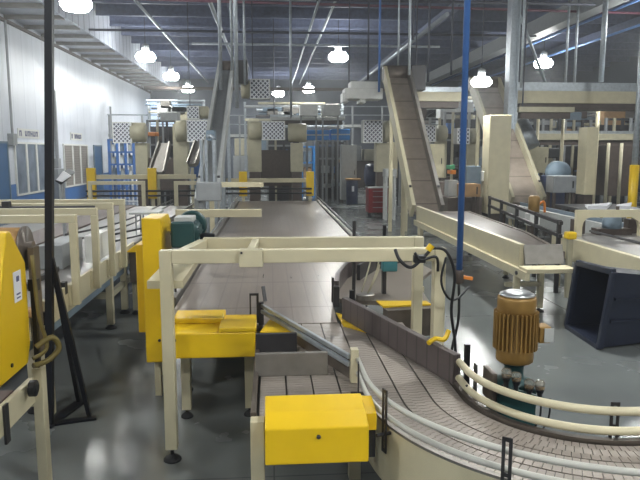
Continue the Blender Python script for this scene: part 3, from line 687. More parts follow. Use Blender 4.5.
# yellow nosing + small white table + guide rails further along
t = thing('small_white_table', (-2.6, 11.0, .9), 'small white table on thin legs on the left conveyor, beyond the portals', 'table')
c0, c1 = at(131, 208, 11.6), at(160, 203, 11.6)
MB().box(c0.x, c1.x, 11.4, 12.0, 1.31, 1.35, .005).build('tabletop', 'grey_light', t)
for (x, y) in ((c0.x+.1, 11.5), (c0.x+.23, 11.5), (c1.x-.23, 11.9), (c0.x+.1, 11.9)): MB().tube((x, y, .941), (x, y, 1.31), .014, 8).build('leg', 'grey', t)
t = thing('yellow_nose_guard', (-2.0, 9.6, 0), 'low yellow nose guard at the far end of the portal row', 'guard')
q0, q1 = at(127, 248, 9.4), at(146, 240, 9.4)
MB().prism([(q0.x, q0.z-.05), (q1.x, q0.z-.05), (q1.x, q1.z+.02), (q0.x+.1, q0.z+.03)], 'y', 9.3, 9.9, .01).build('cover', 'yellow', t)
MB().box(q0.x+.02, q1.x, 9.42, 9.8, .5, q0.z-.051).build('side_panel', 'brown_steel', t)
for x in (q0.x+.06, q1.x-.06):
    l = MB().box(x-.03, x+.03, 9.5, 9.56, .06, .5).build('leg', 'cream_dull', t); f = MB(); foot(f, x, 9.53); f.build('machine_foot', 'rubber', l)
t = thing('curved_guide_rails', (-1.8, 12, .95), 'set of dark guide rails sweeping along the left conveyor behind the yellow tower', 'rail')
for dx, z in ((0, 1.01), (.0, 1.12), (-.75, 1.01), (-.75, 1.12)):
    pts = [at(124, 242, 9.8)+Vector((dx*.0, 0, 0))]
    pts = [(-2.45+dx, 10.2, z), (-2.2+dx, 10.9, z), (-2.05+dx, 11.6, z), (-1.95+dx, 13, z), (-1.92+dx, 15, z), (-1.9+dx, 17.6, z)]
    MB().path(pts, .016, 8).build('rail', 'dark_plain', t, smooth=True)
m = MB()
for i in range(6): y = 11.6+i*1.0; m.box(-1.99, -1.97, y-.02, y+.02, .945, 1.16).box(-2.74, -2.72, y-.02, y+.02, .945, 1.16)
islands(m, 'rail_bracket', 'dark_plain', t)

# black braced pole
px_, py_ = -1.97, 5.56
t = thing('black_pole', (px_, py_, 0), 'black upright pole with two sloping struts, in front of the left conveyor', 'pole')
MB().bar((px_, py_, .02), (px_+.44, py_, CEIL-.965), .06, .06).build('pole', 'navy', t)
for (x1, y1) in ((-1.86, 6.05), (-1.66, 5.68)):
    MB().bar((px_+.1, py_, 1.5), (x1, y1, .03), .035, .035).build('strut', 'navy', t)
MB().bar((-1.98, 5.5, .012), (-1.84, 6.12, .012), .1, .02).build('base_plate', 'navy', t)
MB().bar((-1.98, 5.56, .012), (-1.6, 5.68, .012), .08, .018).build('base_plate', 'navy', t)

# ------------------------------------------------------------------ cantilever arms over the table
for (y, z, x0, x1, lab) in ((8.5, 1.6, -1.24, -.12, 'cream cantilever arm just above the green motor, over the wide table'), (13.2, 1.74, -1.24, -.14, 'higher cream cantilever arm beyond, by the grey control box')):
    t = thing('cantilever_arm', (x0, y, 0), lab, 'frame', 'cream cantilever arms')
    MB().box(x0, x0+.09, y-.045, y+.045, 0, z-.051, .005).build('post', 'cream', t)
    MB().box(x0, x1, y-.05, y+.05, z-.05, z+.05, .005).build('arm', 'cream', t)
t = thing('control_box', (-1.35, 12.6, 0), 'grey electrical control box on a post left of the wide table', 'control box')
q0, q1 = at(197, 201, 12.6), at(221, 182, 12.6)
MB().box(q0.x, q1.x, 12.5, 12.75, q0.z, q1.z, .01).build('box_body', 'grey', t)
MB().box(q0.x+.02, q1.x-.02, 12.48, 12.499, q0.z+.02, q1.z-.02).build('door', 'grey', t)
MB().box(-1.4, -1.3, 12.6, 12.7, 0, q0.z).build('post', 'grey', t)
# small machinery between the lines
t = thing('gear_unit', (-1.0, 9.6, 0), 'cluster of dark gears and valves beside the green motor', 'machine')
MB().lathe((-1.52, 9.4, 1.0), [(.12, 0), (.16, .02), (.16, .3), (.1, .34)], 16, 'x').build('gear_case', 'dark_plain', t, smooth=True)
MB().box(-1.35, -1.18, 9.2, 9.9, 0, .85).build('stand', 'brown_steel', t)
MB().box(-1.33, -1.2, 9.25, 9.4, 1.13, 1.36, .01).lathe((-1.3, 9.65, 1.2), [(.08, -.1), (.1, 0), (.08, .12)], 14, 'x').build('valve', 'steel', t)
MB().tube((-1.3, 9.3, 1.36), (-1.3, 9.3, 1.5), .03, 8).build('handle', 'orange', t)

# ------------------------------------------------------------------ far portals with yellow posts
def yellow_portal(px0, px1, pyb, Y, posts, lab, z1=None):
    a, b = at(px0, pyb, Y), at(px1, pyb, Y)
    t = thing('yellow_post_gate', ((a.x+b.x)/2, Y, 0), lab, 'frame', 'cream gates with yellow posts')
    MB().box(a.x, b.x, Y-.05, Y+.05, a.z-.07, a.z+.07, .005).build('crossbar', 'cream', t)
    for p in posts:
        c = at(p, pyb-9, Y-.12); MB().box(c.x-.13, c.x+.13, Y-.22, Y-.051, .95, c.z, .01).build('post_guard', 'yellow', t)
        MB().box(c.x-.05, c.x+.05, Y-.16, Y-.06, 0, .95).build('post', 'cream', t)
    m = MB(); e = at(px1, 190, Y-.4).x
    for z in (1.05, 1.2): m.tube((a.x, Y-.3, z), (e, Y-.3, z), .03, 8)
    m.build('black_rail', 'black', t)
    return t
yellow_portal(226, 312, 180.5, 21.5, (243, 310), 'cream gate with two yellow posts across the far end of the wide table')
yellow_portal(88, 196, 177, 20.6, (91, 152), 'cream gate with two yellow posts across the left conveyor')
for (pxa, pxb, py, Y, lab) in ((88, 145, 183, 19, 'low cream gate just before the left yellow posts'), (174, 205, 183, 18, 'short cream gate between the left conveyor and the grey control box')):
    a, b = at(pxa, py, Y), at(pxb, py, Y)
    t = thing('low_gate', (a.x, Y, 0), lab, 'frame', 'low cream gates')
    MB().box(a.x, b.x, Y-.05, Y+.05, a.z-.05, a.z+.05).build('crossbar', 'cream', t)
    for x in (a.x+.05, b.x-.05): MB().box(x-.05, x+.05, Y-.05, Y+.05, 0, a.z-.05).build('post', 'cream', t)

# ------------------------------------------------------------------ elevators
def elevator(name, label, x0, x1, y0, z0, y1, z1, head=True, side='cream', legm='cream', bm='elev_belt'):
    t = thing(name, ((x0+x1)/2, y0, 0), label, 'conveyor', 'inclined elevators')
    a, b = Vector(((x0+x1)/2, y0, z0)), Vector(((x0+x1)/2, y1, z1)); w = x1-x0
    MB().bar(a, b, w-.1, .1).build('belt', bm, t)
    up = (b-a).cross(Vector((1, 0, 0))).normalized()
    if up.z < 0: up = -up
    for x, s in ((x0, -1), (x1, 1)):
        p = Vector((x, y0, z0))+up*.08; q = Vector((x, y1, z1))+up*.08
        sf = MB().bar(p, q, .09, .42, up=up).build('side_frame', side if s < 0 else ('steel_dull' if side == 'cream' else side), t)
        m = MB()
        for i in range(1, 9):
            c = p+(q-p)*i/9; m.bar(c+up*.211, c+up*.235, .06, .06)
        islands(m, 'bolt', 'dark_plain', sf)
    if head:
        MB().lathe((x0-.05, y1, z1), [(.2, 0), (.26, .01), (.26, w+.1), (.2, w+.11)], 18, 'x').build('head_drum', 'brown_steel', t, smooth=True)
        MB().box(x1+.05, x1+.5, y1-.3, y1+.2, z1-.5, z1+.25, .02).build('drive', 'dark_plain', t)
    for x in (x0+.12, x1-.12):
        for f in (.4, .85):
            MB().box(x-.05, x+.05, y0+(y1-y0)*f-.05, y0+(y1-y0)*f+.05, 0, z0+(z1-z0)*f-.12).build('leg', legm, t)
    return t
elevator('incline_elevator', 'tall inclined elevator with brown belt and cream sides, in the middle of the hall', 3.5, 4.22, 15.6, .9, 19.8, 4.75)
elevator('incline_elevator', 'right-hand inclined elevator with cream sides behind the cream column', 7.0, 7.95, 18.2, .9, 22.4, 4.75, side='cream_dull')
elevator('incline_elevator', 'far-left slender inclined elevator with pale legs behind the grey control box', -1.66, -1.22, 14.6, 1.1, 22.5, 5.2, side='grey_light', legm='galv', bm='grey')
# tower of the left elevator
t = thing('pipe_stand', (-1.6, 14, 0), 'pale blue-grey pipe stand in front of the left elevator', 'stand')
q0, q1 = at(202, 182, 15), at(225, 139, 15)
for px in (201, 206): v = at(px, 140, 14); MB().tube((v.x, 14, 0), (v.x, 14, v.z), .035, 8).build('pipe', 'galv', t)
v = at(214, 140, 13.9); MB().tube((v.x, 13.9, 0), (v.x, 13.9, v.z), .045, 10).build('pipe', 'galv', t)
MB().box(at(204, 0, 15).x, at(213, 0, 15).x, 14.7, 15.1, at(0, 140, 14).z, at(0, 130, 15).z, .02).build('valve_block', 'grey_blue', t)
MB().path([at(208, 137, 14), at(211, 136, 13.95), at(214, 139, 13.9)], .04, 8).build('pipe_bend', 'galv', t, smooth=True)

# trough fed by the middle elevator
t = thing('trough_conveyor', (3.9, 12, 0), 'wide cream-sided trough conveyor leading from the tall elevator towards the blue bin', 'conveyor')
MB().prism([(3.58, 8.75), (4.12, 8.75), (4.5, 11), (4.72, 15.1), (3.58, 15.1)], 'z', .94, .98).build('belt', 'trough_belt', t)
MB().box(3.5, 3.58, 8.7, 15.15, .78, 1.11, .006).build('side_panel', 'cream', t)
MB().bar((4.16, 8.75, .93), (4.54, 11, .93), .06, .12).bar((4.54, 11, .93), (4.76, 15.1, .93), .06, .12).build('side_panel', 'brown_steel', t)
MB().hexa([(3.56, 8.6, .84), (4.12, 8.6, .84), (4.12, 8.66, .84), (3.56, 8.66, .84), (3.56, 8.69, 1.1), (4.12, 8.69, 1.1), (4.12, 8.74, 1.1), (3.56, 8.74, 1.1)]).build('end_plate', 'steel_dull', t)
MB().box(3.46, 4.16, 8.3, 8.6, .76, .82, .006).build('end_tray', 'cream', t)
MB().box(3.44, 3.5, 8.3, 15.15, .66, .78).build('lower_rail', 'cream', t)
for (x, y) in ((3.5, 8.75), (4.05, 9.2), (3.5, 11.5), (4.5, 11.8), (3.5, 14.6), (4.7, 14.6)):
    l = MB().box(x-.04, x+.04, y-.04, y+.04, .06, .66 if x < 3.6 else .84, .004).build('leg', 'cream', t); f = MB(); foot(f, x, y, .07); f.build('machine_foot', 'rubber', l)
MB().box(3.5, 4.05, 9.16, 9.24, .4, .46).build('cross_tie', 'cream_dull', t)
m = MB()
for i in range(9): m.lathe((3.44, 8.6+i*.75, .72), [(.03, 0), (.03, -.02)], 8, 'x')
islands(m, 'bolt', 'dark_plain', t)
# dark guard rail right of the trough
t = thing('dark_guard_rail', (5.3, 13, 0), 'dark two-bar rail along the right of the trough conveyor', 'rail')
ra, rb = Vector((5.75, 16.5, 0)), Vector((4.85, 10.3, 0))
for z in (1.0, 1.22): MB().bar(ra+Vector((0, 0, z)), rb+Vector((0, 0, z)), .05, .06).build('bar', 'dark_plain', t)
for f in (.02, .25, .5, .75, .98): p = ra+(rb-ra)*f; MB().box(p.x-.03, p.x+.03, p.y-.03, p.y+.03, 0, 1.26).build('post', 'dark_plain', t)
bo = tag(MB().box(4.87, 4.95, 10.05, 10.13, .0, .98, .005).build('capped_post', 'cream_dull', None, (4.9, 10.1, 0)), 'small yellow-capped post at the near end of the dark rail', 'post')
MB().box(4.83, 4.99, 10.01, 10.17, .981, 1.1, .02).build('cap', 'yellow', bo)

# ------------------------------------------------------------------ right conveyor with framed opening
t = thing('right_line_conveyor', (5.6, 10, 0), 'cream-sided conveyor leaving on the right behind the blue bin', 'conveyor')
MB().box(5.2, 7.2, 7.0, 11.2, .9, .94).box(6.6, 7.1, 11.2, 17.2, .9, .94).build('bed', 'pale_bed', t)
MB().box(5.1, 5.2, 7.0, 11.2, .56, .939, .006).build('side_skirt', 'cream', t)
MB().box(6.5, 6.6, 11.25, 17.2, .6, 1.0, .006).build('side_skirt', 'grey_light', t)
MB().tube((5.3, 7, 1.1), (5.3, 10.2, 1.1), .02, 8).build('guide_rail', 'dark_plain', t)
MB().box(6.8, 6.84, 11.3, 17, .941, 1.04).build('lane_divider', 'grey_blue', t)
m = MB()
for y in (7.6, 8.6, 9.6): m.box(5.07, 5.1, y-.04, y+.04, .8, 1.02)
islands(m, 'bracket', 'dark_plain', t)
for (x, y) in ((5.15, 7.4), (5.15, 11), (6.55, 14), (6.55, 17), (7.05, 7.4), (7.05, 13.5), (7.05, 17)): MB().box(x-.04, x+.04, y-.04, y+.04, 0, .56 if x < 5.5 else .6 if x < 6.6 else .9).build('leg', 'cream', t)
Yf = 10.7
pts = [at(576, 262, Yf), at(576, 210, Yf)]
x0 = pts[1].x; z1 = pts[1].z+.0; zb = .9405
t = thing('arched_gateway', (x0+.9, Yf, .94), 'cream plate frame with an arched opening over the right conveyor', 'frame')
import itertools
op = [(x0+.11, zb)]+[(x0+.11, z1-.3)]+[(x0+.11+.13*(1-_c(a)), z1-.3+.17*_s(a)) for a in (math.radians(30), math.radians(60), math.radians(90))]+[(x0+1.0, z1-.13), (x0+1.12, z1-.2), (x0+1.15, z1-.3), (x0+1.15, zb)]
outl = [(x0+1.24, zb), (x0+1.24, z1), (x0, z1), (x0, zb)]
MB().prism(op+outl, 'y', Yf-.04, Yf+.04).build('frame_plate', 'cream', t)
MB().box(x0+1.24, x0+2.3, Yf-.04, Yf+.04, z1-.14, z1, .004).box(x0+2.22, x0+2.3, Yf-.04, Yf+.04, zb, z1-.14).build('frame_extension', 'cream', t)
m = MB(); m.tube((x0+.75, Yf-.0, z1+.0), (x0+.75, Yf-.0, z1+.06), .03, 8).box(x0+.5, x0+.56, Yf-.07, Yf-.04, z1-.1, z1-.05)
islands(m, 'fitting', 'brown', t)
for a in (.14, 1.15): MB().box(x0+a, x0+a+.2, 11.0, 11.18, .941, 1.2, .01).build('stop_block', 'brown', bpy.data.objects['right_line_conveyor'])
t = thing('dome_cover', (x0+.8, 10.95, .941), 'grey-blue domed cover seen through the arched cream frame', 'cover')
MB().lathe((x0+.8, 10.95, 1.05), [(.16, 0), (.17, .1), (.15, .2), (.1, .26), (.02, .28)], 20).build('dome', 'grey_blue', t, smooth=True)
MB().box(x0+.5, x0+1.1, 10.8, 11.1, .941, 1.049).build('base', 'brown', t)
tag(MB().box(x0+1.4, x0+2.0, 10.8, 11.15, .941, 1.3, .02).build('side_hood', 'grey', None, (x0+1.7, 11, .941)), 'grey hood at the right edge behind the arched frame', 'hood')

# blue tote bin on its side
t = thing('tote_bin', (4.6, 7.9, 0), 'dark blue plastic bin tipped on its side on the floor, mouth to the left', 'bin')
mouth = [at(567, 263, 8.3), at(626, 280, 7.25), at(610, 350, 7.3), at(563, 327, 8.4)]
m0 = [Vector((4.06, 8.15, .93)), Vector((4.08, 7.28, .97)), Vector((3.97, 7.3, .02)), Vector((4.02, 8.28, .02))]
dep = Vector((.94, .12, 0)); cen = sum(m0, Vector())/4
back = [cen+(v-cen)*.84+dep+Vector((0, 0, .0)) for v in m0]
back = [Vector((v.x, v.y, max(v.z-.05, .02))) for v in back]
def shell(front, rear, th, bottom=True):
    c = sum(front, Vector())/4; n = (sum(rear, Vector())/4-c).normalized()
    fi = [c+(v-c)*(1-th/.5) for v in front]; cr = sum(rear, Vector())/4; ri = [cr+(v-cr)*(1-th/.5)-n*th*1.2 for v in rear]
    vs = list(front)+list(rear)+fi+ri; fs = []
    for i in range(4):
        j = (i+1) % 4
        fs += [(i, j, 4+j, 4+i), (8+i, 8+j, 12+j, 12+i), (i, j, 8+j, 8+i)]
    fs += [(4, 5, 6, 7), (12, 13, 14, 15)]
    return vs, fs
vs, fs = shell(m0, back, .02); MB().add(vs, fs).build('bin_body', 'bin', t)
m = MB()
for i in range(4):
    a, b = m0[i], m0[(i+1) % 4]; m.bar(a+Vector((.03, 0, 0)), b+Vector((.03, 0, 0)), .08, .07, .015, up=(1, 0, 0))
m.build('rim', 'bin', t)
m = MB()
for f in (.35, .65):
    a = m0[1]+(m0[2]-m0[1])*f; b = back[1]+(back[2]-back[1])*f; m.bar(a+(b-a)*.12+Vector((0, -.015, 0)), b+Vector((0, -.015, 0)), .03, .03)
m.build('rib', 'bin', t)

# ------------------------------------------------------------------ cream column housings
for (px0, px1, pyt, pyb, Y, lab) in ((487, 512, 115, 214, 17.4, 'tall cream column housing in front of the right elevator'), (584, 599, 127, 195, 20, 'second cream column housing, beside the yellow-footed pipe'), (389, 398, 142, 178, 25, 'narrow cream panel just left of the tall elevator')):
    a, b = at(px0, pyb, Y), at(px1, pyt, Y)
    t = thing('tower_housing', ((a.x+b.x)/2, Y, 0), lab, 'housing', 'cream column housings')
    MB().box(a.x, b.x, Y, Y+.6, a.z, b.z, .02).build('housing_body', 'cream', t)
    MB().box(a.x+.05, b.x-.05, Y+.05, Y+.55, 0, a.z).build('pedestal', 'brown', t)
    MB().box(a.x+.04, b.x-.04, Y-.012, Y-.001, a.z+.05, b.z-.05).build('cover_panel', 'cream', t)

# ------------------------------------------------------------------ steel column and posts
t = thing('steel_column', (7.6, 20.5, 0), 'grey steel building column rising to the roof above the cream housing', 'column'); t['kind'] = 'structure'
v0, v1 = at(507, 80, 20.6), at(516, 80, 20.6)
MB().box(v0.x, v0.x+.03, 20.4, 20.8, 0, CEIL-.003).box(v1.x-.03, v1.x, 20.4, 20.8, 0, CEIL-.003).box(v0.x+.03, v1.x-.03, 20.58, 20.62, 0, CEIL-.003).build('column_shaft', 'galv', t)
def post(px, pyt, pyb, Y, r, m_, lab, name='pipe_post', foot_m=None, to_roof=False, to_floor=False, cat='post', group=None):
    a, b = at(px, pyb, Y), at(px, pyt, Y)
    z0 = 0 if to_floor else a.z; z1 = CEIL-.003 if to_roof else b.z
    t = thing(name, (a.x, Y, z0), lab, cat, group)
    MB().tube((a.x, Y, z0), (a.x, Y, z1), r, 10).build('shaft', m_, t, smooth=True)
    if foot_m: MB().tube((a.x, Y, z0), (a.x, Y, at(px, 165, Y).z), r*1.5, 10).build('base_sleeve', foot_m, t, smooth=True)
    return t
post(633, 45, 190, 19, .09, 'galv', 'pale pipe post with a yellow foot at the right edge', foot_m='yellow', to_floor=True, to_roof=True)
hang = [(221, 0, 90, 18, .05, 'galv', 'left pale hanger pipe above the slender elevator'), (237, 0, 108, 16, .05, 'galv', 'brightest pale hanger pipe right of the slender elevator'), (232, 20, 70, 20, .035, 'galv', 'short pale hanger over the slender elevator head'), (245, 22, 85, 21, .035, 'galv', 'pale hanger above the lattice box'),
        (291, 33, 118, 22, .04, 'galv', 'pale hanger left of the far lamps'), (368, 20, 80, 21, .03, 'rod', 'dark hanger rod at the left of the white ducts'), (379, 0, 92, 20, .035, 'blue', 'blue hanger rod beside the elevator head'), (398, 20, 75, 20.2, .03, 'galv', 'thin bright hanger right over the elevator head'), (409, 45, 75, 19, .04, 'galv', 'short bright hanger right of the elevator head'),
        (413, 0, 40, 19, .03, 'rod', 'upper dark rod above the elevator head'), (428, 0, 82, 20, .035, 'rod', 'dark hanger rod over the overhead conveyor'), (451, 20, 75, 21, .035, 'rod', 'dark hanger rod left of the blue air pipe'), (521, 40, 88, 20, .04, 'galv', 'pale hanger just right of the steel column'), (565, 35, 88, 24, .05, 'galv', 'pale thin post above the cream overhead conveyor'), (574, 30, 88, 24, .05, 'galv', 'second pale thin post above the cream overhead conveyor'), (601, 60, 82, 22, .09, 'galv', 'thick pale post over the cream overhead conveyor')]
for (px, a, b, Y, r, m_, lab) in hang:
    post(px, a, b, Y, r, m_, lab, name='hanger_rod', to_roof=True, cat='hanger', group='hangers from the roof')
for (px, a, b, Y, r, m_, lab) in ((537, 105, 147, 24, .06, 'cream', 'cream leg under the near end of the overhead conveyor'), (561, 105, 165, 22.3, .06, 'cream', 'cream leg of the overhead conveyor beside the dark machine'), (597, 105, 130, 24, .08, 'cream', 'cream leg above the second column housing')):
    post(px, a, b, Y, r, m_, lab, name='support_leg', to_floor=True, cat='leg', group='legs of the overhead conveyor')

# ------------------------------------------------------------------ overhead conveyors and pipes
def over(px0, px1, py0, py1, Y, dep, m_, lab, top=None, name='overhead_conveyor'):
    a, b = at(px0, py1, Y), at(px1, py0, Y)
    t = thing(name, ((a.x+b.x)/2, Y, a.z), lab, 'conveyor', 'overhead conveyors')
    MB().box(a.x, b.x, Y, Y+dep, a.z, b.z, .01).build('side_panel', m_, t)
    if top: MB().box(a.x, b.x, Y+.05, Y+dep-.05, b.z+.001, b.z+top).build('top_rail', 'galv', t)
    MB().box(a.x+.1, b.x-.1, Y+.1, Y+dep-.1, a.z-.2, a.z-.001).build('underside', 'brown', t)
    m = MB(); n = max(3, int((b.x-a.x)/1.6))
    for i in range(n+1): x = a.x+.2+(b.x-a.x-.4)*i/n; m.tube((x, Y+dep/2, b.z+(top or 0)), (x, Y+dep/2, CEIL-.003), .025, 6)
    islands(m, 'hanger', 'rod', t)
    return t
over(518, 700, 92, 103, 21, 1.0, 'cream', 'long cream overhead conveyor right of the steel column', .28)
over(520, 720, 134, 140, 26, .7, 'cream_dull', 'lower cream overhead conveyor on the right', .12)
over(412, 463, 92, 101, 20.8, .8, 'cream', 'cream overhead conveyor right of the tall elevator head', .16)
over(519, 575, 107, 112, 20.5, .45, 'cream_dull', 'short cream overhead tray under the long overhead conveyor')
over(270, 345, 117, 120, 30.5, .8, 'grey_light', 'far pale overhead gantry above the blue tanks', .1)
t = thing('white_duct', (at(363, 95, 20.5).x, 20.5, 4), 'stepped white duct left of the tall elevator head', 'duct')
for (a, b, c, d_, dy) in ((345, 383, 88, 99, 0), (351, 381, 81, 88.2, .1), (343, 349, 92, 102, .1), (360, 366, 99, 103, 0)):
    p, q = at(a, d_, 20.3), at(b, c, 20.3); MB().box(p.x, q.x, 20.3+dy, 21.1, p.z, q.z, .03).build('duct_section', 'white', t)
for px in (349, 379): v = at(px, 82, 20.7); MB().tube((v.x, 20.7, v.z), (v.x, 20.7, CEIL-.003), .02, 6).build('hanger', 'rod', t)
def hpipe(p, q, r, m_, lab, name='roof_pipe', square=False):
    o = MB()
    (o.bar(p, q, r*2, r*2) if square else o.tube(p, q, r, 8))
    o = o.build(name, m_, None, p, smooth=not square); return tag(o, lab, 'pipe' if not square else 'tray')
hpipe((-7.5, 24.6, 7.92), (23.8, 24.6, 7.6), .05, 'conduit', 'dull red sprinkler pipe across the roof')
hpipe((2.48, 8, 7.95), (2.48, 54, 7.95), .055, 'galv', 'pale roof pipe running straight away, left of the far lamp')
hpipe((1.75, 10, 7.6), (1.75, 54, 7.6), .05, 'galv', 'second pale roof pipe, beside the first in the middle of the roof')
hpipe((-4.95, 9, 8.0), (-4.95, 54, 8.0), .06, 'galv', 'pale conduit running along the roof beside the bulkhead')
hpipe((-2.2, 9, 8.0), (-2.2, 54, 8.0), .09, 'galv', 'thick pale roof pipe above the slender elevator')
hpipe((13.6, 14, 7.95), (13.6, 54, 7.95), .06, 'blue_pipe', 'pale blue roof pipe right of the steel column')
hpipe((15.3, 14, 7.6), (15.3, 54, 7.6), .06, 'blue_pipe', 'lower pale blue roof pipe at the far right')
hpipe((12.1, 14, 7.9), (12.1, 54, 7.9), .32, 'grey', 'grey cable tray along the roof above the steel column', 'cable_tray', True)
hpipe((6.0, 22, 7.0), (6.0, 54, 7.0), .08, 'galv', 'pale roof pipe over the tall elevator')
hpipe((-3.5, 30.5, 7.3), (8, 30.5, 7.3), .06, 'galv', 'pale cross pipe high behind the hangers')
hpipe((-2.2, 22.3, 7.45), (1.6, 22.3, 7.45), .05, 'galv', 'short pale cross pipe joining the hangers above the lattice box')
hpipe((7.9, 20.9, 7.2), (9.6, 22.0, 4.6), .05, 'galv', 'sloping brace from the steel column to the overhead conveyor', 'column_brace')
for (y, z, m_, lab) in ((17.5, 7.9, 'rod', 'dark cross strut under the roof, nearest of the three'), (22.9, 7.6, 'rod', 'dark cross strut under the roof, middle of the three'), (28.0, 7.4, 'rod', 'dark cross strut under the roof, farthest of the three')):
    hpipe((-7.4, y, z), (11.6, y, z), .05, m_, lab, 'cross_strut')  # struts have no hangers modelled; the farthest floats free
hpipe((-7.5, 40, 6.2), (XR-.1, 40, 6.2), .09, 'brown', 'brown beam across the far roof', 'roof_beam', True)

# ------------------------------------------------------------------ lattice fan boxes, drums and columns
def fan_box(px0, px1, py0, py1, Y, lab, drum=None, column=None, dep=.55, cm='cream_dull'):
    a, b = at(px0, py1, Y), at(px1, py0, Y)
    t = thing('lattice_fan_box', ((a.x+b.x)/2, Y, a.z), lab, 'fan box', 'lattice fan boxes')
    MB().box(a.x, b.x, Y+.04, Y+dep, a.z, b.z, .01).build('box_body', 'grey_light', t)
    MB().box(a.x+.03, b.x-.03, Y+.02, Y+.039, a.z+.03, b.z-.03).build('lattice_guard', 'lattice', t)
    MB().box(a.x, b.x, Y, Y+.039, b.z-.03, b.z).box(a.x, b.x, Y, Y+.039, a.z, a.z+.03).box(a.x, a.x+.03, Y, Y+.039, a.z+.03, b.z-.03).box(b.x-.03, b.x, Y, Y+.039, a.z+.03, b.z-.03).build('guard_frame', 'white', t)
    if drum:
        w = (drum[1]-drum[0])*Y/640; c = at(drum[0], (py0+py1)/2, Y+.3)
        MB().lathe((c.x, Y+.3, c.z), [(.3*(b.z-a.z), 0), (.48*(b.z-a.z), .02), (.48*(b.z-a.z), w-.05), (.35*(b.z-a.z), w)], 20, 'x').build('motor_drum', 'cream_dull', t, smooth=True)
    if column:
        p, q = at(column[0], column[3], Y+.3), at(column[1], column[2], Y+.3)
        MB().box(p.x, q.x, Y+.28, Y+.85, p.z, q.z, .015).build('column', cm, t)
        MB().box(p.x+.05, q.x-.05, Y+.3, Y+.8, 0, p.z).build('column_base', 'brown', t)
    else:
        m = MB()
        for x in (a.x+.1, b.x-.1): m.tube((x, Y+.3, b.z), (x, Y+.3, CEIL-.003), .02, 6)
        islands(m, 'hanger', 'rod', t)
    return t
fan_box(113, 131, 122, 143, 25, 'lattice fan box at far left with a beige drum, by the blue rack', (131, 146), (136, 147, 143, 176))
fan_box(187, 208, 120, 142, 24, 'lattice fan box left of the slender elevator', (176, 187), (174, 187, 124, 176))
fan_box(187, 199, 106, 119, 27, 'small lattice box higher up, left of the slender elevator', (199, 209))
fan_box(262, 285, 121, 140, 25, 'lattice fan box above the far end of the wide table', (249, 262), (248, 261, 122, 172))
fan_box(250, 270, 79, 99, 23, 'highest lattice fan box, beside the slender elevator head', (241, 250))
fan_box(363, 383, 120, 143, 24, 'lattice fan box just left of the tall elevator', (383, 390), (376, 389, 143, 172))
fan_box(420, 436, 125, 142, 25, 'lattice fan box just right of the tall elevator', (437, 447), (437, 447, 141, 178))
fan_box(457, 470, 128, 144, 25, 'small lattice fan box right of the blue air pipe', (470, 478), (466, 478, 142, 178))
a, b = at(291, 172, 25), at(303, 122, 25)
t = thing('machine_tower', (a.x, 25, 0), 'beige machine column at the right of the far yellow-post gate', 'column')
MB().box(a.x, b.x, 25, 25.6, a.z, b.z-.8, .015).build('column_body', 'cream_dull', t)
MB().lathe((a.x-.1, 25.3, b.z-.4), [(.3, 0), (.36, .02), (.36, .7), (.3, .72)], 18, 'x').build('motor_drum', 'cream_dull', t, smooth=True)
MB().box(a.x+.05, b.x-.05, 25.05, 25.55, 0, a.z).build('column_base', 'brown', t)

# ------------------------------------------------------------------ far machinery, cabinets, racks
def cab(name, px0, px1, py0, py1, Y, dep, m_, lab, cat, door=True, floor=True, group=None, legm='brown'):
    a, b = at(px0, py1, Y), at(px1, py0, Y)
    t = thing(name, ((a.x+b.x)/2, Y, 0 if floor else a.z), lab, cat, group)
    MB().box(a.x, b.x, Y, Y+dep, a.z, b.z, .015).build('body', m_, t)
    if door:
        d_ = MB().box(a.x+.04, b.x-.04, Y-.025, Y-.001, a.z+.04, b.z-.04).build('door', m_, t)
        MB().box(b.x-.13, b.x-.1, Y-.05, Y-.026, (a.z+b.z)/2-.1, (a.z+b.z)/2+.1).build('handle', 'dark_plain', d_)
    if floor and a.z > .02:
        for x in (a.x+.06, b.x-.06):
            for y in (Y+.06, Y+dep-.06): MB().box(x-.04, x+.04, y-.04, y+.04, 0, a.z).build('leg', legm, t)
    return t
cab('control_cabinet', 424, 445, 144, 178, 22, .5, 'cream', 'cream control cabinet just right of the tall elevator', 'cabinet')
cab('control_cabinet', 512, 527, 147, 176, 23, .5, 'grey_light', 'pale grey control cabinet right of the cream column housing', 'cabinet')
cab('control_cabinet', 528, 549, 147, 173, 23.4, .5, 'cream_dull', 'beige control cabinet behind the dark blue machine', 'cabinet')
cab('control_cabinet', 341, 357, 145, 200, 30.1, .6, 'grey_light', 'pale grey cabinet behind the dark blue drum', 'cabinet')
cab('junction_cabinet', 553, 577, 176, 193, 17.5, .5, 'grey', 'grey junction cabinet in front of the dark blue machine', 'cabinet')
cab('junction_cabinet', 462, 481, 184, 197, 17, .5, 'card', 'tan machine cabinet right of the blue air pipe', 'cabinet')
cab('side_bench', 385, 397, 169, 177, 22.3, .5, 'grey_light', 'pale bench beside the red tool cart', 'bench', door=False, legm='grey_light')
cab('process_machine', 530, 556, 178, 200, 20.5, 1.2, 'brown', 'dark brown machine base under the blue-grey machine', 'machine', door=False)
cab('process_machine', 440, 462, 182, 204, 20, 1.0, 'brown', 'brown machine base right of the tall elevator', 'machine', door=False)
cab('process_machine', 250, 292, 150, 186, 27, 1.5, 'brown', 'dark brown machine behind the far yellow-post gate', 'machine', door=False)
cab('process_machine', 606, 640, 145, 196, 24, 1.2, 'brown', 'dark machine frame behind the yellow-footed pipe', 'machine', door=False)
cab('process_machine', 150, 175, 158, 192, 25.4, 1.0, 'brown', 'brown machine between the two left chutes', 'machine', door=False)
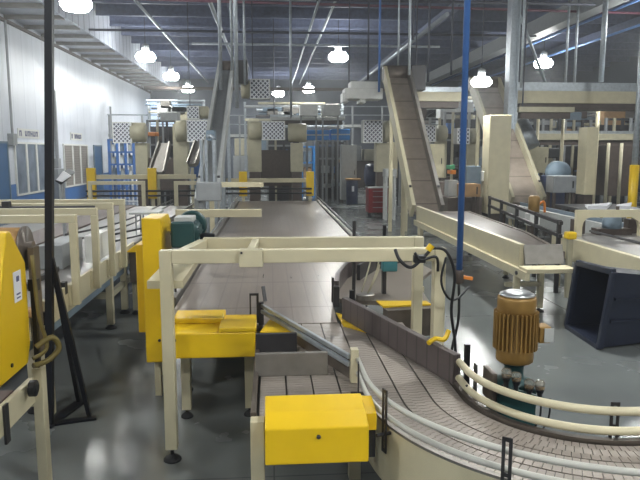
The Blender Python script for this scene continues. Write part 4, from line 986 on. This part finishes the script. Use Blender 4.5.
# blue tanks
for (p0, p1, q0, q1, Y, lab) in ((305, 329, 130, 140, 31, 'bright blue tank box in the far middle, left one'), (331, 350, 129, 140, 31, 'bright blue tank box in the far middle, right one')):
    a, b = at(p0, q1, Y), at(p1, q0, Y)
    t = thing('blue_tank', ((a.x+b.x)/2, Y, 0), lab, 'tank', 'blue tanks in the far middle')
    MB().box(a.x, b.x, Y, Y+1, a.z, b.z, .03).build('tank_body', 'sky_blue', t)
    MB().box(a.x, b.x, Y-.02, Y-.001, (a.z+b.z)/2-.03, (a.z+b.z)/2+.03).build('band', 'grey_light', t)
    for x in (a.x+.1, b.x-.1): MB().box(x-.05, x+.05, Y+.1, Y+.2, 0, a.z).build('leg', 'grey', t)
# blue racks
def rack(px0, px1, py0, py1, Y, cols, rows, m_, lab, boxes, name='storage_rack'):
    a, b = at(px0, py1, Y), at(px1, py0, Y)
    t = thing(name, ((a.x+b.x)/2, Y, 0), lab, 'rack', 'blue racks')
    n = cols
    for i in range(n+1):
        x = a.x+(b.x-a.x)*i/n; MB().box(x-.06, x+.06, Y, Y+.1, 0, b.z).build('upright', m_, t); MB().box(x-.05, x+.05, Y+.9, Y+1, 0, b.z).build('upright', m_, t)
    zs = [max(a.z, .2)+(b.z-max(a.z, .2))*i/rows for i in range(rows+1)]
    for z in zs: MB().box(a.x-.06, b.x+.06, Y-.02, Y+1, z-.08, z-.001).build('shelf', m_, t)
    k = 0
    for j in range(rows):
        for i in range(n):
            x0 = a.x+(b.x-a.x)*i/n+.12; x1 = a.x+(b.x-a.x)*(i+1)/n-.12; h = (zs[j+1]-zs[j])*(.55+.3*random.random())
            tag(MB().box(x0, x1, Y+.12, Y+.85, zs[j]+.001, zs[j]+h, .02).build('stored_box', boxes[(i+j) % len(boxes)], None, ((x0+x1)/2, Y+.5, zs[j])),
                '%s box, %s shelf, %s bay of the blue rack %s' % ({'grey_light': 'pale', 'white': 'white', 'card': 'brown', 'sky_blue': 'blue', 'grey_blue': 'blue-grey'}[boxes[(i+j) % len(boxes)]], ('bottom', 'middle' if rows > 2 else 'top', 'top')[j], ('left', 'middle', 'right')[i], 'by the white wall' if 'wall' in lab else 'behind the far gate'), 'box', 'boxes on the '+lab.split(',')[0])
    return t
rack(110, 133, 139, 176, 34, 3, 3, 'rack_blue', 'blue rack against the white wall, under the far-left fan box', ['grey_blue', 'grey_light', 'white'])
rack(302, 338, 146, 178, 34, 3, 2, 'sky_blue', 'blue rack behind the far gate, under the blue tanks', ['card', 'grey_blue', 'sky_blue'])
# blue tank drum behind slender elevator
t = thing('blue_vat', (at(205, 165, 26).x, 26, 0), 'large blue round vat behind the pale pipe stand', 'vat')
c = at(204, 163, 26); MB().lathe((c.x, 26, c.z), [(.5, -.3), (.62, -.25), (.62, .3), (.5, .35)], 20, 'y').build('vat_body', 'rack_blue', t, smooth=True)
MB().box(c.x-.4, c.x-.3, 25.9, 26.1, 0, c.z-.45).box(c.x+.3, c.x+.4, 25.9, 26.1, 0, c.z-.45).build('legs_frame', 'grey_blue', t)
# drum, tool cart, bobbins
dx = at(352, 203, 29.5)
t = thing('steel_drum', (dx.x, 29.5, 0), 'dark blue steel drum with a board lid, left of the red cart', 'drum')
MB().lathe((dx.x, 29.5, 0), [(.26, 0), (.27, .02), (.27, .38), (.28, .4), (.27, .42), (.27, .78), (.28, .8), (.27, .82), (.27, 1.1), (.26, 1.12)], 20).build('drum_body', 'drum_blue', t, smooth=True)
MB().box(dx.x-.3, dx.x+.36, 29.2, 29.8, 1.121, 1.2, .01).build('board_lid', 'wood', t)
MB().box(dx.x-.05, dx.x+.06, 29.215, 29.222, .6, .85).build('label', 'paper', t)
t = thing('tool_cart', (4.05, 23.3, 0), 'dark red wheeled tool cart with drawers, at the foot of the tall elevator', 'cart')
ta, tb = at(368, 210, 23.2), at(392, 188, 23.2)
MB().box(ta.x, tb.x, 23.1, 23.8, .2, tb.z, .015).build('cart_body', 'red', t)
for i in range(4):
    z = .26+i*(tb.z-.3)/4
    dw = MB().box(ta.x+.03, tb.x-.22, 23.08, 23.099, z, z+(tb.z-.3)/4-.03).build('drawer', 'red', t); MB().box(ta.x+.15, tb.x-.34, 23.05, 23.079, z+.12, z+.14).build('handle', 'steel', dw)
MB().box(ta.x-.02, tb.x+.02, 23.08, 23.82, tb.z+.001, tb.z+.03).build('worktop', 'grey_light', t)
for (x, y) in ((ta.x+.1, 23.2), (tb.x-.1, 23.2), (ta.x+.1, 23.7), (tb.x-.1, 23.7)):
    MB().lathe((x-.03, y, .1), [(.05, 0), (.1, .01), (.1, .05), (.05, .06)], 14, 'x').box(x-.03, x+.03, y-.03, y+.03, .1, .2).build('wheel', 'rubber', t)
t = thing('bench_grinder', (4.0, 26, 0), 'dark blue drill machine standing behind the red tool cart', 'machine')
q = at(371, 175, 26)
MB().lathe((q.x, 26, q.z), [(.3, -.25), (.45, -.2), (.45, .15), (.3, .2)], 16, 'x').build('machine_head', 'drum_blue', t, smooth=True)
MB().box(q.x-.15, q.x+.25, 25.8, 26.2, 0, q.z-.3).build('machine_column', 'navy', t)
MB().box(q.x+.2, q.x+.55, 25.6, 26.3, q.z-.6, q.z-.5).tube((q.x+.45, 25.9, q.z-.5), (q.x+.45, 25.9, q.z+.9), .04, 8).build('work_table', 'grey_blue', t)
# blue-grey machine with domed top on the right
t = thing('domed_machine', (at(556, 175, 20).x, 19, 0), 'blue-grey machine with a rounded hood, behind the grey junction cabinet', 'machine')
q = at(557, 172, 19)
MB().lathe((q.x, 18.9, q.z), [(.05, -.2), (.32, -.16), (.34, .2), (.05, .28)], 18, 'y').build('hood', 'grey_blue', t, smooth=True)
MB().box(q.x-.4, q.x+.2, 18.7, 19.3, .75, q.z-.1, .03).build('machine_body', 'drum_blue', t)
MB().box(q.x-.3, q.x+.1, 18.8, 19.2, 0, .75).build('pedestal', 'brown', t)
MB().path([(q.x-.3, 18.66, q.z-.3), (q.x-.42, 18.6, q.z-.25), (q.x-.46, 18.55, q.z-.5)], .05, 8).build('hose', 'grey_blue', t, smooth=True)
# small gold motor on a white pail
q = at(546, 204, 14.6); q.x = min(q.x, 6.18)
t = thing('small_gold_motor', (q.x, 14.6, 0), 'small gold motor on a white pail stand beyond the dark rail', 'motor')
MB().lathe((q.x, 14.6, q.z-.2), [(.1, 0), (.13, .01), (.13, .36), (.09, .4)], 18).build('motor_body', 'gold', t, smooth=True)
MB().box(q.x-.16, q.x+.1, 14.45, 14.75, q.z-.5, q.z-.21, .02).build('pail', 'white', t)
MB().box(q.x-.1, q.x+.05, 14.5, 14.7, 0, q.z-.5).build('stand', 'brown', t)
MB().path([(q.x+.13, 14.6, q.z), (q.x+.24, 14.6, q.z+.05), (q.x+.27, 14.6, q.z-.2)], .03, 8).build('conduit', 'orange', t, smooth=True)
# white sheets on the right line
for (p0, p1, p2, p3, lab) in (((585, 203), (612, 199), (607, 206), (588, 207), 'white sheet lying on the right line, left one'), ((617, 205), (632, 203), (630, 209), (616, 209), 'white sheet lying on the right line, right one')):
    vs = [at(*p0, 15.6), at(*p1, 16), at(*p2, 14.6), at(*p3, 14.6)]
    z = 1.05
    o = tag(MB().hexa([(v.x, v.y, z) for v in vs]+[(v.x, v.y, z+.03+.02*i) for i, v in enumerate(vs)]).build('plastic_sheet', 'paper', None, (vs[0].x, 15.3, z)), lab, 'sheet', 'white sheets on the right line')
a, b = at(588, 214, 15), at(640, 205, 15)
t = thing('sheet_table', (a.x, 15, 0), 'dark low table carrying the white sheets', 'table')
MB().box(a.x-.3, b.x, 14.3, 16.2, .98, 1.049).build('tabletop', 'dark_plain', t)
for (x, y) in ((a.x, 14.4), (b.x-.1, 14.4), (a.x, 16.1), (b.x-.1, 16.1)): MB().box(x-.04, x+.04, y-.04, y+.04, .0, .98).build('leg', 'dark_plain', t)
# stainless chutes at left
for (pts_, Y, lab) in (([(150, 172), (164, 172), (170, 143), (160, 143)], 22, 'slanting stainless chute between the far-left fan box and its neighbour'), ([(188, 164), (196, 164), (204, 141), (196, 141)], 21.5, 'slanting stainless chute under the fan box left of the slender elevator')):
    vs = [at(x, y, Y+(172-y)*.02) for x, y in pts_]
    t = thing('steel_chute', (vs[0].x, Y, 0), lab, 'chute', 'stainless chutes')
    MB().hexa([v for v in vs]+[v+Vector((0, .12, -.1)) for v in vs]).build('chute_bed', 'steel_dull', t)
    for i, j in ((0, 3), (1, 2)): MB().bar(vs[i], vs[j], .05, .2).build('side_lip', 'steel_dull', t)
    MB().box((vs[0].x+vs[1].x)/2-.05, (vs[0].x+vs[1].x)/2+.05, Y+.15, Y+.25, 0, vs[0].z-.12).build('leg', 'cream_dull', t)
# duct with silver body by the right elevator, stack light and screen on the packing machine
q = at(520, 125, 21.8)
t = thing('silver_duct', (q.x, 21.8, 0), 'sloping silver duct right of the steel column', 'duct')
MB().tube(at(520, 122, 22.3), at(528, 148, 22), .3, 16, .42).build('duct_body', 'galv', t, smooth=True)
MB().box(q.x, q.x+.1, 22.1, 22.2, 0, q.z-.7).build('leg', 'grey', t)
t = thing('packing_machine', (at(470, 180, 18).x, 18, 0), 'small packing machine with a white screen, right of the blue air pipe', 'machine')
for (p0, p1, q0, q1, mm, nm) in ((464, 479, 166, 184, 'grey_blue', 'head'), (479, 482, 171, 181, 'white', 'screen'), (446, 456, 180, 196, 'grey_light', 'side_unit'), (448, 453, 165, 169, 'green_sign', 'green_indicator'), (449, 454, 170, 174, 'orange', 'amber_indicator'), (474, 478, 194, 212, 'white', 'white_post')):
    a, b = at(p0, q1, 17.9), at(p1, q0, 17.9); MB().box(a.x, b.x, 17.7, 18.1, a.z, b.z, .01).build(nm, mm, t)
a, b = at(444, 205, 18), at(478, 196, 18); MB().box(a.x, b.x, 17.6, 18.3, .2, a.z+.25, .02).build('machine_body', 'brown_steel', t)
for x in (a.x+.1, b.x-.1): MB().box(x-.05, x+.05, 17.9, 18, 0, .2).build('leg', 'brown', t)
# pale racks behind on the right: pipework uprights
for (px, lab) in ((606, 'left thin cream upright of the far right rack'), (619, 'right thin cream upright of the far right rack')):
    post(px, 143, 188, 23, .06, 'cream_dull', lab, name='rack_upright', to_floor=True, group='cream uprights of the far right rack')
# grey far gantry uprights and machinery blocks in the hall depth
far = [(160, 178, 112, 121, 'grey_light', 'pale unit high beside the far-left window'), (212, 222, 118, 135, 'grey', 'grey unit behind the slender elevator'), (300, 318, 104, 116, 'white', 'white crate on the far gantry, left'), (322, 340, 104, 116, 'grey_light', 'pale crate on the far gantry, right'), (405, 420, 108, 118, 'grey_light', 'pale unit above the lattice box right of the tall elevator'), (540, 556, 112, 126, 'grey', 'grey unit under the right overhead conveyor, left'), (566, 582, 112, 128, 'grey_blue', 'blue-grey unit under the right overhead conveyor, right'), (604, 626, 110, 130, 'card', 'tan unit under the right overhead conveyor, beside the right edge'),
       (440, 456, 104, 124, 'grey_light', 'pale unit behind the blue air pipe'), (146, 156, 132, 136, 'orange', 'orange cylinder unit right of the far-left drum'), (546, 560, 148, 158, 'black', 'black hood above the blue-grey machine'), (571, 576, 146, 157, 'white', 'white bag hanging left of the second column housing')]
for (p0, p1, q0, q1, mm, lab) in far:
    Y = 29.6 if mm != 'black' else 24.2
    a, b = at(p0, q1, Y), at(p1, q0, Y)
    t = thing('machine_unit', ((a.x+b.x)/2, Y, 0), lab, 'machine', 'units of the far plant')
    MB().box(a.x, b.x, Y, Y+.8, a.z, b.z, .04).build('housing', mm, t)
    m = MB()
    for x in (a.x+.06, b.x-.06): m.box(x-.04, x+.04, Y+.3, Y+.38, 0, a.z)
    m.build('support_frame', 'grey', t)
for (p0, p1, pt, Y, n, lab) in ((400, 440, 118, 28, 4, 'dark open machine frame behind the tall elevator'), (443, 486, 112, 28.6, 5, 'dark open machine frame behind the blue air pipe'), (516, 560, 118, 28, 5, 'dark open machine frame under the overhead conveyor, left half'), (562, 600, 120, 28.6, 4, 'dark open machine frame under the overhead conveyor, right half'), (268, 300, 122, 31.5, 4, 'dark open machine frame behind the far end of the wide table'), (150, 186, 120, 31, 4, 'dark open machine frame behind the left chutes'), (318, 345, 142, 32, 3, 'dark open machine frame behind the grey cabinet'), (602, 640, 118, 27, 4, 'dark open machine frame at the far right edge')):
    a, b = at(p0, 200, Y), at(p1, pt, Y)
    t = thing('plant_rack', ((a.x+b.x)/2, Y, 0), lab, 'machine', 'dark open machine frames')
    for i in range(n+1):
        x = a.x+(b.x-a.x)*i/n; MB().box(x-.05, x+.05, Y, Y+.1, 0, b.z).build('upright', ('grey', 'cream_dull', 'dark_plain')[i % 3], t)
    for k in range(4):
        z = .5+(b.z-.6)*k/3; MB().box(a.x, b.x, Y+.101, Y+.2, z, z+.09).build('cross_bar', ('dark_plain', 'brown', 'grey')[k % 3], t)
    MB().box(a.x, b.x, Y+.7, Y+.78, 0, b.z*.93).build('void_shade_panel', 'dark_plain', t)  # dark sheet standing in for the unlit voids among the machines
    for i in range(n*3):
        x = a.x+.1+(b.x-a.x-.5)*random.random(); z = .55+(b.z-1.2)*random.random(); w_ = .12+.3*random.random(); h = .12+.4*random.random()
        MB().box(x, x+w_, Y+.25, Y+.69, z, z+h, .02).build('module', ('grey_light', 'grey_blue', 'brown', 'card', 'grey', 'steel', 'rack_blue', 'black')[(i*5+n) % 8], t)
for (p0, p1, pt, pb, Y, n, lab) in ((146, 205, 99, 122, 33.0, 6, 'overhead pipe rack at the far left, beside the daylit window'), (243, 345, 102, 128, 33.5, 8, 'overhead pipe rack in the far middle, above the blue tanks'), (404, 484, 96, 126, 33.0, 8, 'overhead pipe rack behind the tall elevator and the blue air pipe'), (518, 640, 108, 132, 31.0, 8, 'overhead pipe rack behind the long cream overhead conveyor')):
    a, b = at(p0, pb, Y), at(p1, pt, Y)
    t = thing('pipe_rack', ((a.x+b.x)/2, Y, 0), lab, 'pipe rack', 'far overhead pipe racks')
    for x in (a.x+.1, (a.x+b.x)/2, b.x-.1): MB().box(x-.06, x+.06, Y+.3, Y+.42, 0, b.z).build('upright', 'galv', t)
    for i in range(n):
        z = a.z+(b.z-a.z)*(i+.5)/n; d_ = .2*random.random(); x0 = a.x+random.random()*.2*(b.x-a.x); x1 = b.x-random.random()*.2*(b.x-a.x)
        MB().tube((x0, Y+.1-d_, z), (x1, Y+.1-d_, z), .04+.05*random.random(), 8).build('pipe', ('galv', 'grey', 'cream_dull', 'dark_plain', 'grey_blue')[i % 5], t, smooth=True)
    for i in range(n):
        x = a.x+.2+(b.x-a.x-1.2)*random.random(); z = a.z+(b.z-a.z-.5)*random.random()
        MB().box(x, x+.4+.6*random.random(), Y-.3, Y+.25, z, z+.2+.3*random.random(), .03).build('fitting_box', ('grey_light', 'steel_dull', 'brown', 'grey_blue', 'cream_dull')[(i*3) % 5], t)
# far row of mezzanine framing that fills the depth
for (Y, x0, x1, z, lab) in ((37, -9, 2, 3.4, 'far grey walkway on the left'), (38, 3, 12, 4.0, 'far grey walkway in the middle'), (34, 12, 23, 3.6, 'far grey walkway on the right')):
    t = thing('walkway', ((x0+x1)/2, Y, 0), lab, 'walkway', 'far walkways')
    MB().box(x0, x1, Y, Y+1.2, z-.15, z).build('deck', 'grey_light', t)
    for dz in (.55, 1.05): MB().tube((x0, Y, z+dz), (x1, Y, z+dz), .035, 6).build('handrail', 'galv', t)
    n = int((x1-x0)/1.8)
    for i in range(n+1):
        x = x0+.1+(x1-x0-.2)*i/n; MB().box(x-.05, x+.05, Y-.05, Y+.05, 0, z+1.05).build('upright', 'grey', t)
for (Y, x0, x1, z1, mm, lab) in ((42, -8.5, -4, 3.2, 'grey_blue', 'far blue-grey process block on the left'), (44, -2.5, 3, 3.6, 'grey', 'far grey process block in the middle'), (43, 5, 10, 3.0, 'brown', 'far brown process block behind the elevators'), (40, 12, 17, 3.4, 'grey_blue', 'far blue-grey process block on the right'), (41, 18.5, 23, 3.0, 'brown', 'far brown process block at the right wall')):
    t = thing('process_block', ((x0+x1)/2, Y, 0), lab, 'machine', 'far process blocks')
    MB().box(x0, x1, Y, Y+2, .0, z1*.6, .05).build('lower_casing', mm, t)
    n = 4
    for i in range(n):
        a = x0+(x1-x0)*i/n; MB().box(a+.1, a+(x1-x0)/n-.1, Y+.2, Y+1.6, z1*.6+.001, z1*(.75+.25*random.random()), .04).build('upper_casing', ('grey_light', 'grey', 'cream_dull', 'grey_blue')[(i+int(x0)) % 4], t)

# ------------------------------------------------------------------ camera, world, view
cam = bpy.data.cameras.new('camera'); co = bpy.data.objects.new('camera', cam); C.objects.link(co)
co.location = (0, 0, H)
R = Matrix((RT, UP, -FW)).transposed(); co.rotation_euler = R.to_euler()
cam.sensor_width = 36; cam.lens = 36; cam.clip_end = 200
bpy.context.scene.camera = co
w = bpy.data.worlds.new('world'); bpy.context.scene.world = w; w.use_nodes = True
w.node_tree.nodes['Background'].inputs[0].default_value = (.5, .55, .65, 1); w.node_tree.nodes['Background'].inputs[1].default_value = .05
vol = w.node_tree.nodes.new('ShaderNodeVolumeScatter'); vol.inputs['Density'].default_value = .003; vol.inputs['Anisotropy'].default_value = .55; vol.inputs['Color'].default_value = (.92, .95, 1, 1)
w.node_tree.links.new(vol.outputs[0], w.node_tree.nodes['World Output'].inputs['Volume'])
vs_ = bpy.context.scene.view_settings
vs_.view_transform = 'Standard'; vs_.look = 'None'; vs_.exposure = 0.02; vs_.gamma = 1; vs_.use_curve_mapping = False
bpy.context.scene.cycles.use_denoising = True
bpy.context.scene.cycles.max_bounces = 6
bpy.context.scene.cycles.sample_clamp_indirect = 4
